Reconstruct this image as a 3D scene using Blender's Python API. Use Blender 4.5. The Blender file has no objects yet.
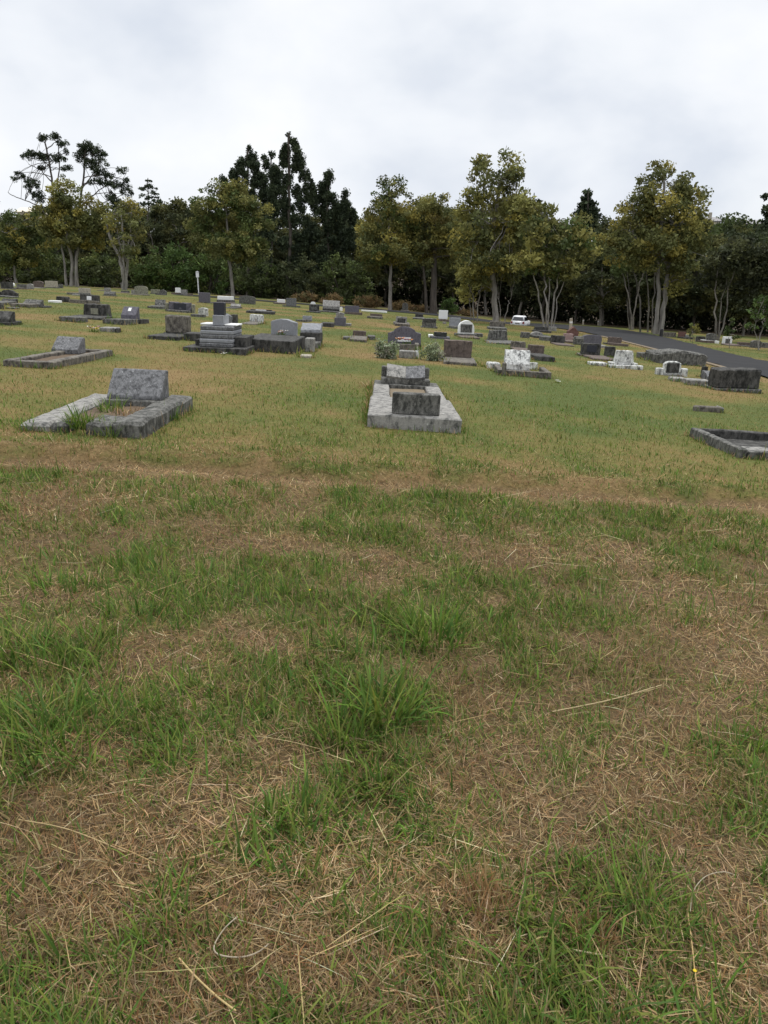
import bpy, bmesh, math, random
import numpy as np
from mathutils import Vector, Matrix

RNG = np.random.default_rng(11)
random.seed(5)
PI = math.pi
SC = bpy.context.scene
COL = SC.collection

# ------------------------------------------------------------------ camera model
F = 730.0
CAMZ = 1.6
HOR = 295.0
PITCH = math.atan((512 - HOR) / F)
CP, SP = math.cos(PITCH), math.sin(PITCH)

def ray(px, py):
    a = (px - 384) / F
    b = (512 - py) / F
    return Vector((a, CP + b * SP, -SP + b * CP))

def at(px, py, Y):
    d = ray(px, py)
    k = Y / d.y
    return Vector((d.x * k, Y, CAMZ + d.z * k))

def depth(Y, z):
    return Y * CP + (CAMZ - z) * SP

# ------------------------------------------------------------------ noise + terrain
def _h(ix, iy, s):
    n = (ix.astype(np.int64) * 374761393 + iy.astype(np.int64) * 668265263 + s * 974634777) & 0x7fffffff
    n = ((n ^ (n >> 13)) * 1274126177) & 0x7fffffff
    n = n ^ (n >> 16)
    return (n & 0xffff) / 65535.0

def vnoise(x, y, s=0):
    x = np.asarray(x, float); y = np.asarray(y, float)
    ix = np.floor(x); iy = np.floor(y)
    fx = x - ix; fy = y - iy
    fx = fx * fx * (3 - 2 * fx); fy = fy * fy * (3 - 2 * fy)
    a = _h(ix, iy, s); b = _h(ix + 1, iy, s); c = _h(ix, iy + 1, s); d = _h(ix + 1, iy + 1, s)
    return (a * (1 - fx) + b * fx) * (1 - fy) + (c * (1 - fx) + d * fx) * fy

def fbm(x, y, s=0, o=3):
    v = 0; a = .5; t = 0
    for i in range(o):
        v = v + a * vnoise(x * 2 ** i + 7.3 * i, y * 2 ** i + 3.1 * i, s + i); t += a; a *= .5
    return v / t

TILT = 0.077
def ss(e0, e1, x):
    t = np.clip((x - e0) / (e1 - e0), 0, 1)
    return t * t * (3 - 2 * t)

RUTX = [-3.4, -1.5, 0, 1.3, 3.2]; RUTY = [6.2, 6.3, 6.35, 6.45, 6.6]
def rut(x, y):
    # shallow old vehicle track crossing the grass about six metres out
    yc = np.interp(x, RUTX, RUTY) + .04 * np.sin(x * 2.1)
    return y - yc

def G(x, y):
    x = np.asarray(x, float); y = np.asarray(y, float)
    xe = 62 * np.tanh(x / 62)
    z = -TILT * xe
    z = z - .9 * np.exp(-((x - 14.5) / 4.5) ** 2 - ((y - 79) / 8) ** 2)
    hill = ss(118, 270, y)
    z = z + hill * (13 + 12.5 * ss(10, 110, x))
    d = rut(x, y)
    near = np.exp(-(d / .16) ** 2)
    z = z - .06 * near * ss(40, 8, np.abs(x) + 2) + .05 * np.exp(-((d - .38) / .2) ** 2)
    amp = .03 * ss(45, 4, y)
    z = z + amp * (fbm(x * 1.3, y * 1.3, 21, 2) - .5)
    return z

def Gs(x, y):
    return float(G(x, y))

def hit(px, py):
    d = ray(px, py)
    k = .5
    p = Vector((0, 0, CAMZ))
    for i in range(4000):
        q = Vector((0, 0, CAMZ)) + d * k
        if q.z < Gs(q.x, q.y):
            lo, hi = k / 1.01, k
            for j in range(22):
                m = (lo + hi) / 2
                q = Vector((0, 0, CAMZ)) + d * m
                if q.z < Gs(q.x, q.y): hi = m
                else: lo = m
            return Vector((0, 0, CAMZ)) + d * hi
        k *= 1.01
        if k > 200: break
    return at(px, py, 80)

# ------------------------------------------------------------------ greenness of the grass
BUMPS = [(60,680,140,70,.55),(40,745,90,60,.35),(430,612,60,32,.5),(385,700,75,55,.6),(290,805,60,50,.35),(60,940,110,90,.4),
 (470,503,150,18,.55),(620,525,160,16,.3),(740,545,70,25,.4),(330,655,110,32,.2),(90,590,130,30,.2),(170,880,90,60,.1),
 (230,590,90,25,.2),(260,690,80,40,.2),
 (195,645,80,24,-.6),(610,690,160,60,-.1),(280,885,80,45,-.8),(120,800,110,28,-.5),(670,900,160,120,-1.0),(500,960,90,60,-.4),(270,705,60,70,-.4),(150,900,60,40,-.2),(740,650,70,70,-.2),
 (520,770,100,60,-.3),(590,580,130,22,-.15),(150,540,170,16,-.35),(470,880,60,50,-.25),(400,560,200,15,-.2)]
_B = []
for (px, py, rx, ry, a) in BUMPS:
    c = hit(px, py); n = hit(px, min(py + ry, 1023)); f_ = hit(px, py - ry)
    _B.append((c.x, c.y, rx * depth(c.y, c.z) / F, max(.08, (f_.y - n.y) / 2), a))

def green(x, y):
    g = .50 + .8 * (fbm(x * .55 + 3, y * .55, 41, 3) - .5) + 1.3 * (fbm(x * 2.9, y * 2.9, 47, 2) - .5) + 1.0 * (fbm(x * 8, y * 8, 49, 2) - .5)
    for (cx, cy, rx, ry, a) in _B:
        g = g + .58 * a * np.exp(-((x - cx) / rx) ** 2 - ((y - cy) / ry) ** 2)
    d = rut(x, y)
    g = g - .55 * np.exp(-(d / .17) ** 2) - .5 * np.exp(-((d + .2) / .2) ** 2) - .25 * np.exp(-((d - .5) / .2) ** 2)
    far = ss(6.3, 9, y)
    g = g * (1 - far) + far * (.57 + 1.4 * (fbm(x * .25, y * .35, 55, 3) - .5) + .7 * (fbm(x * 1.1, y * .9, 57, 2) - .5))
    return np.clip(g, 0, 1)

# ------------------------------------------------------------------ material helpers
def newmat(name):
    m = bpy.data.materials.new(name); m.use_nodes = True
    nt = m.node_tree; nt.nodes.clear()
    out = nt.nodes.new('ShaderNodeOutputMaterial')
    return m, nt, out

def N(nt, t, **kw):
    n = nt.nodes.new(t)
    for k, v in kw.items():
        if k.startswith('i_'):
            key = k[2:]
            key = int(key) if key.isdigit() else key.replace('_', ' ')
            n.inputs[key].default_value = v
        else:
            setattr(n, k, v)
    return n

def L(nt, a, b): nt.links.new(a, b)

def ramp(nt, fac, stops):
    r = nt.nodes.new('ShaderNodeValToRGB')
    el = r.color_ramp.elements
    while len(el) < len(stops): el.new(.5)
    for e, (p, c) in zip(el, stops):
        e.position = p
        e.color = (c, c, c, 1) if isinstance(c, (int, float)) else (*c, 1)
    L(nt, fac, r.inputs['Fac'])
    return r.outputs['Color']

def mixc(nt, fac, a, b, mode='MIX'):
    m = nt.nodes.new('ShaderNodeMix'); m.data_type = 'RGBA'; m.blend_type = mode
    for key, v in ((0, fac), (6, a), (7, b)):
        if hasattr(v, 'is_linked') or hasattr(v, 'links'): L(nt, v, m.inputs[key])
        elif isinstance(v, (int, float)): m.inputs[key].default_value = v
        else: m.inputs[key].default_value = (*v, 1)
    return m.outputs[2]

def noise(nt, vec, scale, detail=4, rough=.55, dist=0):
    n = N(nt, 'ShaderNodeTexNoise'); n.inputs['Scale'].default_value = scale
    n.inputs['Detail'].default_value = detail; n.inputs['Roughness'].default_value = rough
    n.inputs['Distortion'].default_value = dist
    L(nt, vec, n.inputs['Vector'])
    return n.outputs['Fac']

def objcoord(nt, stretch=(1, 1, 1)):
    t = N(nt, 'ShaderNodeTexCoord'); oi = N(nt, 'ShaderNodeObjectInfo')
    ad = N(nt, 'ShaderNodeVectorMath', operation='ADD')
    mp = N(nt, 'ShaderNodeMapping'); mp.inputs['Scale'].default_value = stretch
    L(nt, t.outputs['Object'], mp.inputs['Vector'])
    sc = N(nt, 'ShaderNodeVectorMath', operation='SCALE'); sc.inputs['Scale'].default_value = 37.0
    cx = N(nt, 'ShaderNodeCombineXYZ')
    for i in range(3): L(nt, oi.outputs['Random'], cx.inputs[i])
    L(nt, cx.outputs[0], sc.inputs[0])
    L(nt, mp.outputs[0], ad.inputs[0]); L(nt, sc.outputs[0], ad.inputs[1])
    return ad.outputs[0]

def stone(name, base, dark, lichen=(.62, .62, .55), lich=.35, stain=.5, rough=.85, bump=.35, scale=1.0):
    """weathered stone: base tone, dark algae streaks, pale lichen rosettes, grain"""
    m, nt, out = newmat(name)
    b = N(nt, 'ShaderNodeBsdfPrincipled'); b.inputs['Roughness'].default_value = rough
    b.inputs['Specular IOR Level'].default_value = .15
    v = objcoord(nt); vs = objcoord(nt, (1, 1, .5))
    g = noise(nt, v, 60 * scale, 3, .7)
    n1 = noise(nt, vs, 13 * scale, 8, .78, 0)
    n2 = noise(nt, v, 24 * scale, 8, .78, 0)
    n3 = noise(nt, v, 4 * scale, 4, .6)
    c = mixc(nt, ramp(nt, g, [(.3, 0), (.7, 1)]), tuple(x * .8 for x in base), tuple(min(1, x * 1.2) for x in base))
    c = mixc(nt, ramp(nt, n1, [(.62 - .3 * stain, 0), (.75 - .25 * stain, 1)]), c, dark)
    t = .72 - .3 * lich
    lf = ramp(nt, n2, [(t, 0), (t + .05, 1)])
    lm = ramp(nt, n3, [(.4, .15), (.6, 1)])
    mm = N(nt, 'ShaderNodeMath', operation='MULTIPLY'); L(nt, lf, mm.inputs[0]); L(nt, lm, mm.inputs[1])
    c = mixc(nt, mm.outputs[0], c, lichen)
    L(nt, c, b.inputs['Base Color'])
    bp = N(nt, 'ShaderNodeBump'); bp.inputs['Strength'].default_value = bump; bp.inputs['Distance'].default_value = .01
    L(nt, n2, bp.inputs['Height']); L(nt, bp.outputs[0], b.inputs['Normal'])
    L(nt, b.outputs[0], out.inputs[0])
    return m

def plain(name, col, rough=.6, var=.15, scale=12):
    m, nt, out = newmat(name)
    b = N(nt, 'ShaderNodeBsdfPrincipled'); b.inputs['Roughness'].default_value = rough
    v = objcoord(nt)
    n = noise(nt, v, scale, 5, .6)
    c = mixc(nt, n, tuple(x * (1 - var * 1.6) for x in col), tuple(min(1, x * (1 + var * 1.6)) for x in col))
    L(nt, c, b.inputs['Base Color']); L(nt, b.outputs[0], out.inputs[0])
    return m

def leafmat(name, transl=.25, gloss=.04):
    m, nt, out = newmat(name)
    a = N(nt, 'ShaderNodeAttribute', attribute_name='tint')
    d = N(nt, 'ShaderNodeBsdfDiffuse'); t = N(nt, 'ShaderNodeBsdfTranslucent'); g = N(nt, 'ShaderNodeBsdfGlossy')
    g.inputs['Roughness'].default_value = .45; g.inputs['Color'].default_value = (1, 1, 1, 1)
    L(nt, a.outputs['Color'], d.inputs[0]); L(nt, a.outputs['Color'], t.inputs[0])
    m1 = N(nt, 'ShaderNodeMixShader'); m1.inputs[0].default_value = transl
    L(nt, d.outputs[0], m1.inputs[1]); L(nt, t.outputs[0], m1.inputs[2])
    m2 = N(nt, 'ShaderNodeMixShader'); m2.inputs[0].default_value = gloss
    L(nt, m1.outputs[0], m2.inputs[1]); L(nt, g.outputs[0], m2.inputs[2])
    L(nt, m2.outputs[0], out.inputs[0])
    return m

def bark(name, a, b_):
    m, nt, out = newmat(name)
    b = N(nt, 'ShaderNodeBsdfPrincipled'); b.inputs['Roughness'].default_value = .9
    v = objcoord(nt, (1, 1, .2))
    n = noise(nt, v, 3.2, 6, .7)
    c = mixc(nt, ramp(nt, n, [(.35, 0), (.65, 1)]), a, b_)
    L(nt, c, b.inputs['Base Color']); L(nt, b.outputs[0], out.inputs[0])
    return m

M = {}
M['conc']   = stone('weathered_concrete', (.165, .16, .145), (.042, .042, .038), (.40, .40, .36), .42, .72)
M['concl']  = stone('pale_concrete', (.25, .24, .22), (.06, .06, .056), (.44, .44, .40), .4, .5, scale=.8)
M['dark']   = stone('blackened_stone', (.085, .082, .076), (.022, .022, .02), (.3, .3, .27), .22, .7, scale=.7)
M['desk']   = stone('mottled_granite', (.16, .16, .162), (.055, .055, .056), (.40, .40, .40), .5, .6, scale=1.35)
M['brownc'] = stone('brown_stained_concrete', (.16, .145, .12), (.045, .04, .036), (.4, .38, .3), .35, .6, scale=.8)
M['grey']   = stone('grey_granite', (.23, .235, .245), (.16, .16, .17), (.3, .3, .31), .1, .3)
M['polish'] = stone('polished_dark_granite', (.035, .037, .045), (.02, .02, .024), (.1, .1, .1), .05, .3, rough=.3, bump=.02)
M['purple'] = stone('purple_grey_granite', (.11, .105, .12), (.05, .048, .055), (.3, .3, .32), .2, .4, scale=1.6)
M['white']  = stone('white_marble', (.66, .66, .64), (.36, .36, .34), (.74, .74, .72), .3, .15)
M['whitel'] = stone('white_lichened_marble', (.55, .55, .52), (.07, .07, .07), (.7, .7, .66), .5, .55)
M['beige']  = stone('beige_sandstone', (.33, .30, .24), (.12, .11, .09), (.45, .43, .34), .3, .4)
M['olive']  = stone('green_lichened_stone', (.22, .215, .16), (.07, .07, .055), (.42, .42, .30), .4, .5)
M['pink']   = stone('pink_granite', (.27, .19, .175), (.16, .11, .10), (.36, .31, .29), .15, .3)
M['red']    = stone('red_granite', (.13, .07, .058), (.06, .035, .03), (.24, .18, .16), .12, .4)
M['brown']  = stone('brown_stone', (.12, .095, .08), (.05, .04, .035), (.28, .25, .2), .2, .5)
M['soil']   = stone('grave_soil', (.12, .085, .055), (.05, .038, .026), (.22, .18, .12), .35, .5, scale=3)
M['tan']    = stone('tan_gravel', (.17, .135, .09), (.1, .075, .05), (.3, .25, .18), .3, .4, scale=4)
M['paint']  = plain('white_paint', (.66, .66, .66), .35, .03)
M['post']   = plain('pale_timber', (.36, .31, .24), .8, .25)
M['black']  = plain('black_paint', (.015, .015, .016), .4, .1)
M['glass']  = plain('dark_glass', (.012, .014, .016), .08, .05)
M['redlamp'] = plain('red_lamp', (.22, .02, .015), .3, .05)
M['tyre']   = plain('tyre_rubber', (.018, .018, .018), .9, .1)
M['roof']   = plain('grey_roof', (.2, .19, .19), .7, .15)
M['rooft']  = plain('terracotta_roof', (.22, .11, .08), .7, .15)
M['wall']   = plain('cream_wall', (.62, .56, .45), .8, .05)
M['petalw'] = plain('white_petals', (.75, .73, .68), .7, .05)
M['petalo'] = plain('orange_petals', (.55, .22, .07), .7, .15)
M['petalp'] = plain('pink_petals', (.5, .25, .33), .7, .15)
M['petaly'] = plain('yellow_petals', (.75, .58, .03), .6, .1)
M['leaf']   = leafmat('foliage', .25, .008)
M['grass']  = leafmat('grass_blades', .3, .005)
M['bpale']  = bark('pale_grey_bark', (.11, .10, .09), (.29, .27, .24))
M['bdark']  = bark('dark_brown_bark', (.03, .025, .02), (.09, .075, .06))
M['bmid']   = bark('grey_brown_bark', (.08, .07, .06), (.22, .2, .17))

# ------------------------------------------------------------------ object helpers
def npmesh(name, V, faces, mat, parent=None, tint=None, smooth=False):
    """faces: list of int arrays (n,k)"""
    me = bpy.data.meshes.new(name)
    V = np.asarray(V, np.float32)
    me.vertices.add(len(V)); me.vertices.foreach_set('co', V.ravel())
    idx = np.concatenate([f.ravel() for f in faces]).astype(np.int32)
    tot = np.concatenate([np.full(len(f), f.shape[1], np.int32) for f in faces])
    st = np.concatenate([[0], np.cumsum(tot)[:-1]]).astype(np.int32)
    me.loops.add(len(idx)); me.loops.foreach_set('vertex_index', idx)
    me.polygons.add(len(tot)); me.polygons.foreach_set('loop_start', st)
    try: me.polygons.foreach_set('loop_total', tot)
    except Exception: pass
    me.update(calc_edges=True)
    if smooth: me.polygons.foreach_set('use_smooth', np.ones(len(tot), bool))
    if tint is not None:
        a = me.attributes.new('tint', 'FLOAT_COLOR', 'POINT')
        c = np.ones((len(V), 4), np.float32); c[:, :3] = tint
        a.data.foreach_set('color', c.ravel())
    if mat is not None: me.materials.append(mat)
    o = bpy.data.objects.new(name, me); COL.objects.link(o)
    if parent is not None: o.parent = parent
    return o

def bmobj(name, bm, mat, parent=None, smooth=False):
    bmesh.ops.recalc_face_normals(bm, faces=bm.faces)
    me = bpy.data.meshes.new(name); bm.to_mesh(me); bm.free()
    me.materials.append(mat)
    if smooth:
        for p in me.polygons: p.use_smooth = True
    o = bpy.data.objects.new(name, me); COL.objects.link(o)
    if parent is not None: o.parent = parent
    return o

def tag(o, label, cat, group=None):
    o['label'] = label; o['category'] = cat
    if group: o['group'] = group
    return o

def thing(name, label, cat, loc, rot=(0, 0, 0), group=None):
    o = bpy.data.objects.new(name, None); COL.objects.link(o)
    o.location = loc; o.rotation_euler = rot; o.empty_display_size = .2
    return tag(o, label, cat, group)

def prism(bm, poly, a0, a1, axis='Y', bev=.012):
    """polygon extruded along Y (poly is x,z) or along X (poly is y,z)"""
    t = bmesh.new()
    f = lambda u, v, w: (u, w, v) if axis == 'Y' else (w, u, v)
    A = [t.verts.new(f(u, v, a0)) for u, v in poly]
    B = [t.verts.new(f(u, v, a1)) for u, v in poly]
    n = len(poly)
    t.faces.new(A); t.faces.new(B[::-1])
    for i in range(n): t.faces.new((A[i], B[i], B[(i + 1) % n], A[(i + 1) % n]))
    if bev > 0:
        bmesh.ops.recalc_face_normals(t, faces=t.faces)
        es = [e for e in t.edges if e.calc_face_angle(0) > .5]
        bmesh.ops.bevel(t, geom=es, offset=bev, segments=1, affect='EDGES')
    me = bpy.data.meshes.new('tmp'); t.to_mesh(me); t.free(); bm.from_mesh(me); bpy.data.meshes.remove(me)

def box(bm, x0, x1, y0, y1, z0, z1, bev=.012):
    prism(bm, [(x0, z0), (x1, z0), (x1, z1), (x0, z1)], y0, y1, 'Y', bev)

def wear(bm, cell=.09, amt=.008, seed=0):
    r = random.Random(seed)
    for it in range(5):
        es = [e for e in bm.edges if e.calc_length() > cell * 1.6]
        if not es: break
        bmesh.ops.subdivide_edges(bm, edges=es, cuts=1, use_grid_fill=True)
    bmesh.ops.triangulate(bm, faces=[f for f in bm.faces if len(f.verts) > 4])
    for v in bm.verts:
        v.co += Vector((r.uniform(-amt, amt), r.uniform(-amt, amt), r.uniform(-amt, amt)))

def tubes(paths, sides=6):
    """paths: list of (points (k,3), radii (k,)) -> verts, quads"""
    VV = []; FF = []; off = 0
    for P, R in paths:
        P = np.asarray(P, float); k = len(P)
        T = np.gradient(P, axis=0); T /= np.linalg.norm(T, axis=1)[:, None] + 1e-9
        up = np.where(np.abs(T[:, 2:3]) > .9, np.array([[1., 0, 0]]), np.array([[0, 0, 1.]]))
        U = np.cross(T, up); U /= np.linalg.norm(U, axis=1)[:, None] + 1e-9
        W = np.cross(T, U)
        an = np.linspace(0, 2 * PI, sides, endpoint=False)
        ring = P[:, None, :] + np.asarray(R)[:, None, None] * (np.cos(an)[None, :, None] * U[:, None, :] + np.sin(an)[None, :, None] * W[:, None, :])
        VV.append(ring.reshape(-1, 3))
        i = np.arange(k - 1)[:, None] * sides; j = np.arange(sides)[None, :]
        q = np.stack([i + j, i + (j + 1) % sides, i + sides + (j + 1) % sides, i + sides + j], -1).reshape(-1, 4) + off
        FF.append(q); off += k * sides
    return np.concatenate(VV), np.concatenate(FF)

def curve(a, b, sag=0., n=5, wob=.0, rng=RNG):
    a = np.asarray(a, float); b = np.asarray(b, float)
    t = np.linspace(0, 1, n)[:, None]
    p = a + (b - a) * t
    p[:, 2] += sag * 4 * (t * (1 - t))[:, 0]
    if wob: p[1:-1] += rng.normal(0, wob, (n - 2, 3))
    return p

# ================================================================== SETTING: ground, road, sky
NEAR_EDGE = [(9.6, 8), (10.6, 15), (12.0, 23), (12.4, 27), (13.5, 36), (14.7, 48), (15.2, 60), (12.8, 69), (7.5, 75), (0, 77.5), (-9, 78.5), (-22, 79)]
FAR_EDGE  = [(18.5, 6), (17.4, 14), (16.9, 24), (17.0, 32), (18.6, 42), (21.2, 54), (23.4, 68), (23.2, 79), (18, 86), (10, 86.5), (1.5, 85), (-9, 84), (-22, 84.5)]

def resample(pts, n):
    p = np.array(pts, float)
    # smooth with Catmull-Rom
    out = []
    seg = len(p) - 1
    for i in range(seg):
        p0 = p[max(i - 1, 0)]; p1 = p[i]; p2 = p[i + 1]; p3 = p[min(i + 2, seg)]
        for t in np.linspace(0, 1, n, endpoint=False):
            out.append(.5 * ((2 * p1) + (-p0 + p2) * t + (2 * p0 - 5 * p1 + 4 * p2 - p3) * t * t + (-p0 + 3 * p1 - 3 * p2 + p3) * t ** 3))
    out.append(p[-1]); out = np.array(out)
    s = np.linspace(0, len(out) - 1, 160)
    return np.stack([np.interp(s, np.arange(len(out)), out[:, k]) for k in (0, 1)], 1)

RN, RF = resample(NEAR_EDGE, 14), resample(FAR_EDGE, 14)

def on_road(x, y):
    inside = np.zeros(x.shape, bool)
    poly = np.concatenate([RN, RF[::-1]])
    j = len(poly) - 1
    for i in range(len(poly)):
        xi, yi = poly[i]; xj, yj = poly[j]
        c = ((yi > y) != (yj > y)) & (x < (xj - xi) * (y - yi) / (yj - yi + 1e-12) + xi)
        inside ^= c; j = i
    return inside

def woodline(x, y):
    # how far inside the wood a point is (metres)
    return y - np.interp(x, [-60, -20, 10, 25, 60], [104, 100, 93, 84, 74])

def build_ground():
    gx = 7 * (np.exp(np.linspace(0, 3.55, 90)) - 1) * .98 + 7
    xs = np.concatenate([-gx[::-1], np.linspace(-7, 7, 120)[1:-1], gx])
    ys = np.concatenate([np.linspace(-14, 0, 30)[:-1], np.linspace(0, 10, 140)[:-1], 10 * np.exp(np.linspace(0, math.log(42), 190))])
    X, Y = np.meshgrid(xs, ys)
    Z = G(X, Y)
    V = np.stack([X, Y, Z], -1).reshape(-1, 3)
    ny, nx = X.shape
    i = np.arange(ny - 1)[:, None] * nx; j = np.arange(nx - 1)[None, :]
    q = np.stack([i + j, i + j + 1, i + nx + j + 1, i + nx + j], -1).reshape(-1, 4)
    g = green(X, Y)
    bank = np.exp(-((X - 5) / 9) ** 2 - ((Y - 87) / 3.2) ** 2)
    g = g * (1 - .9 * bank)
    xn = np.interp(Y, RN[:90, 1], RN[:90, 0])
    g = g - .6 * np.exp(-((X - xn + .4) / .6) ** 2) * (Y < 64) * (Y > 5)
    g = np.clip(g, 0, 1)
    w = ss(-1, 5, woodline(X, Y))
    near = np.maximum(ss(8, 4.5, Y), np.exp(-((rut(X, Y) + .06) / .2) ** 4))
    t = np.stack([g, w, near], -1).reshape(-1, 3)
    m, nt, out = newmat('lawn_and_soil')
    b = N(nt, 'ShaderNodeBsdfPrincipled'); b.inputs['Roughness'].default_value = .95
    b.inputs['Specular IOR Level'].default_value = .1
    tc = N(nt, 'ShaderNodeTexCoord'); vec = tc.outputs['Object']
    a = N(nt, 'ShaderNodeAttribute', attribute_name='tint')
    sep = N(nt, 'ShaderNodeSeparateColor'); L(nt, a.outputs['Color'], sep.inputs[0])
    n1 = noise(nt, vec, 4.5, 6, .7); n2 = noise(nt, vec, .8, 5, .6); n3 = noise(nt, vec, 34, 4, .7)
    # fine mottling shifts the greenness value
    ad = N(nt, 'ShaderNodeMath', operation='MULTIPLY_ADD'); L(nt, n1, ad.inputs[0]); ad.inputs[1].default_value = .9; L(nt, sep.outputs[0], ad.inputs[2])
    ad2 = N(nt, 'ShaderNodeMath', operation='MULTIPLY_ADD'); L(nt, n2, ad2.inputs[0]); ad2.inputs[1].default_value = .5; L(nt, ad.outputs[0], ad2.inputs[2])
    sb = N(nt, 'ShaderNodeMath', operation='SUBTRACT'); L(nt, ad2.outputs[0], sb.inputs[0]); sb.inputs[1].default_value = .7
    lawn = ramp(nt, sb.outputs[0], [(.05, (.200, .134, .058)), (.3, (.155, .121, .041)), (.55, (.114, .114, .031)), (.9, (.066, .094, .023))])
    lawn = mixc(nt, ramp(nt, n3, [(.35, .55), (.6, 0)]), lawn, (.075, .062, .024))
    soil = mixc(nt, ramp(nt, n3, [(.3, 0), (.7, 1)]), (.034, .024, .013), (.14, .094, .052))
    soil = mixc(nt, ramp(nt, sb.outputs[0], [(.2, .1), (.75, .6)]), soil, lawn)
    c = mixc(nt, sep.outputs[2], lawn, soil)
    litter = mixc(nt, n1, (.018, .014, .009), (.07, .05, .03))
    c = mixc(nt, sep.outputs[1], c, litter)
    L(nt, c, b.inputs['Base Color'])
    bp = N(nt, 'ShaderNodeBump'); bp.inputs['Strength'].default_value = .6; bp.inputs['Distance'].default_value = .03
    L(nt, n1, bp.inputs['Height']); L(nt, bp.outputs[0], b.inputs['Normal'])
    L(nt, b.outputs[0], out.inputs[0])
    o = npmesh('ground', V, [q], m, tint=t, smooth=True)
    o['kind'] = 'structure'

def build_road():
    n = len(RN); k = 7
    t = np.linspace(0, 1, k)[None, :, None]
    P = RN[:, None, :] * (1 - t) + RF[:, None, :] * t
    for e in (0, -1): P[:, e, 0] += .5 * (vnoise(P[:, e, 1] * 1.1, P[:, e, 0] * .3, 61) - .5)
    Z = G(P[..., 0], P[..., 1]) + .05 + .04 * np.sin(np.linspace(0, PI, k))[None, :]
    V = np.concatenate([P, Z[..., None]], -1).reshape(-1, 3)
    i = np.arange(n - 1)[:, None] * k; j = np.arange(k - 1)[None, :]
    q = np.stack([i + j, i + j + 1, i + k + j + 1, i + k + j], -1).reshape(-1, 4)
    m, nt, out = newmat('asphalt')
    b = N(nt, 'ShaderNodeBsdfPrincipled'); b.inputs['Roughness'].default_value = .95; b.inputs['Specular IOR Level'].default_value = .05
    tc = N(nt, 'ShaderNodeTexCoord'); vec = tc.outputs['Object']
    n1 = noise(nt, vec, .7, 4, .6); n2 = noise(nt, vec, 45, 3, .7)
    c = mixc(nt, n1, (.025, .025, .026), (.044, .044, .045))
    c = mixc(nt, ramp(nt, n2, [(.5, 0), (.75, .4)]), c, (.055, .055, .055))
    L(nt, c, b.inputs['Base Color']); L(nt, b.outputs[0], out.inputs[0])
    o = npmesh('road', V, [q], m); o['kind'] = 'structure'
    # pale concrete edging along the near side
    bm = bmesh.new()
    s = RN[(RN[:, 1] > 26) & (RN[:, 1] < 52) & (RN[:, 0] > 11)]
    prev = None
    for (x, y) in s:
        ring = [bm.verts.new((x + dx, y, Gs(x, y) + dz)) for dx, dz in ((-.24, -.1), (-.24, .06), (-.02, .06), (-.02, -.1))]
        if prev:
            for a in range(4): bm.faces.new((prev[a], prev[(a + 1) % 4], ring[(a + 1) % 4], ring[a]))
        prev = ring
    k = bmobj('kerb', bm, M['tan']); k['kind'] = 'structure'

def build_world():
    w = bpy.data.worlds.new('World'); SC.world = w; w.use_nodes = True
    nt = w.node_tree; nt.nodes.clear()
    out = nt.nodes.new('ShaderNodeOutputWorld'); bg = nt.nodes.new('ShaderNodeBackground')
    sky = nt.nodes.new('ShaderNodeTexSky'); sky.sky_type = 'NISHITA'; sky.sun_disc = False
    sky.sun_elevation = math.radians(60); sky.sun_rotation = math.radians(SUN_ROT)
    sky.air_density = 1.2; sky.dust_density = 2.5
    tc = N(nt, 'ShaderNodeTexCoord')
    sp = N(nt, 'ShaderNodeSeparateXYZ'); L(nt, tc.outputs['Generated'], sp.inputs[0])
    mx = N(nt, 'ShaderNodeMath', operation='MAXIMUM'); L(nt, sp.outputs[2], mx.inputs[0]); mx.inputs[1].default_value = 0
    ad = N(nt, 'ShaderNodeMath', operation='ADD'); L(nt, mx.outputs[0], ad.inputs[0]); ad.inputs[1].default_value = .22
    cb = N(nt, 'ShaderNodeCombineXYZ')
    for k in (0, 1):
        dv = N(nt, 'ShaderNodeMath', operation='DIVIDE'); L(nt, sp.outputs[k], dv.inputs[0]); L(nt, ad.outputs[0], dv.inputs[1]); L(nt, dv.outputs[0], cb.inputs[k])
    mp = N(nt, 'ShaderNodeMapping'); mp.inputs['Location'].default_value = (3.7, 1.2, .6); mp.inputs['Scale'].default_value = (1, 1, 1.8)
    L(nt, tc.outputs['Generated'], mp.inputs[0])
    n1 = noise(nt, mp.outputs[0], 3.0, 5, .5, .15)
    n2 = noise(nt, mp.outputs[0], 1.3, 4, .5)
    s = 1 / .1
    cl = ramp(nt, n1, [(.36, (.545 * s, .582 * s, .645 * s)), (.48, (.655 * s, .68 * s, .72 * s)), (.64, (.75 * s, .76 * s, .775 * s))])
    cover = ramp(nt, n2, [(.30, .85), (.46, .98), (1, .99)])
    c = mixc(nt, cover, sky.outputs[0], cl)
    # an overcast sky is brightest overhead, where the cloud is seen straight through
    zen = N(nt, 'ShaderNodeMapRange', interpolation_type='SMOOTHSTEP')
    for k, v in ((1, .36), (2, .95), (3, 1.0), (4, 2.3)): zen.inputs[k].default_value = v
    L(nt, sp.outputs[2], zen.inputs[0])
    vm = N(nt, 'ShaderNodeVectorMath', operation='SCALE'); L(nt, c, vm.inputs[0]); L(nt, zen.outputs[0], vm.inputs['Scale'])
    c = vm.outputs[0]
    bg.inputs['Strength'].default_value = .1
    L(nt, c, bg.inputs['Color']); L(nt, bg.outputs[0], out.inputs[0])

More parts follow.
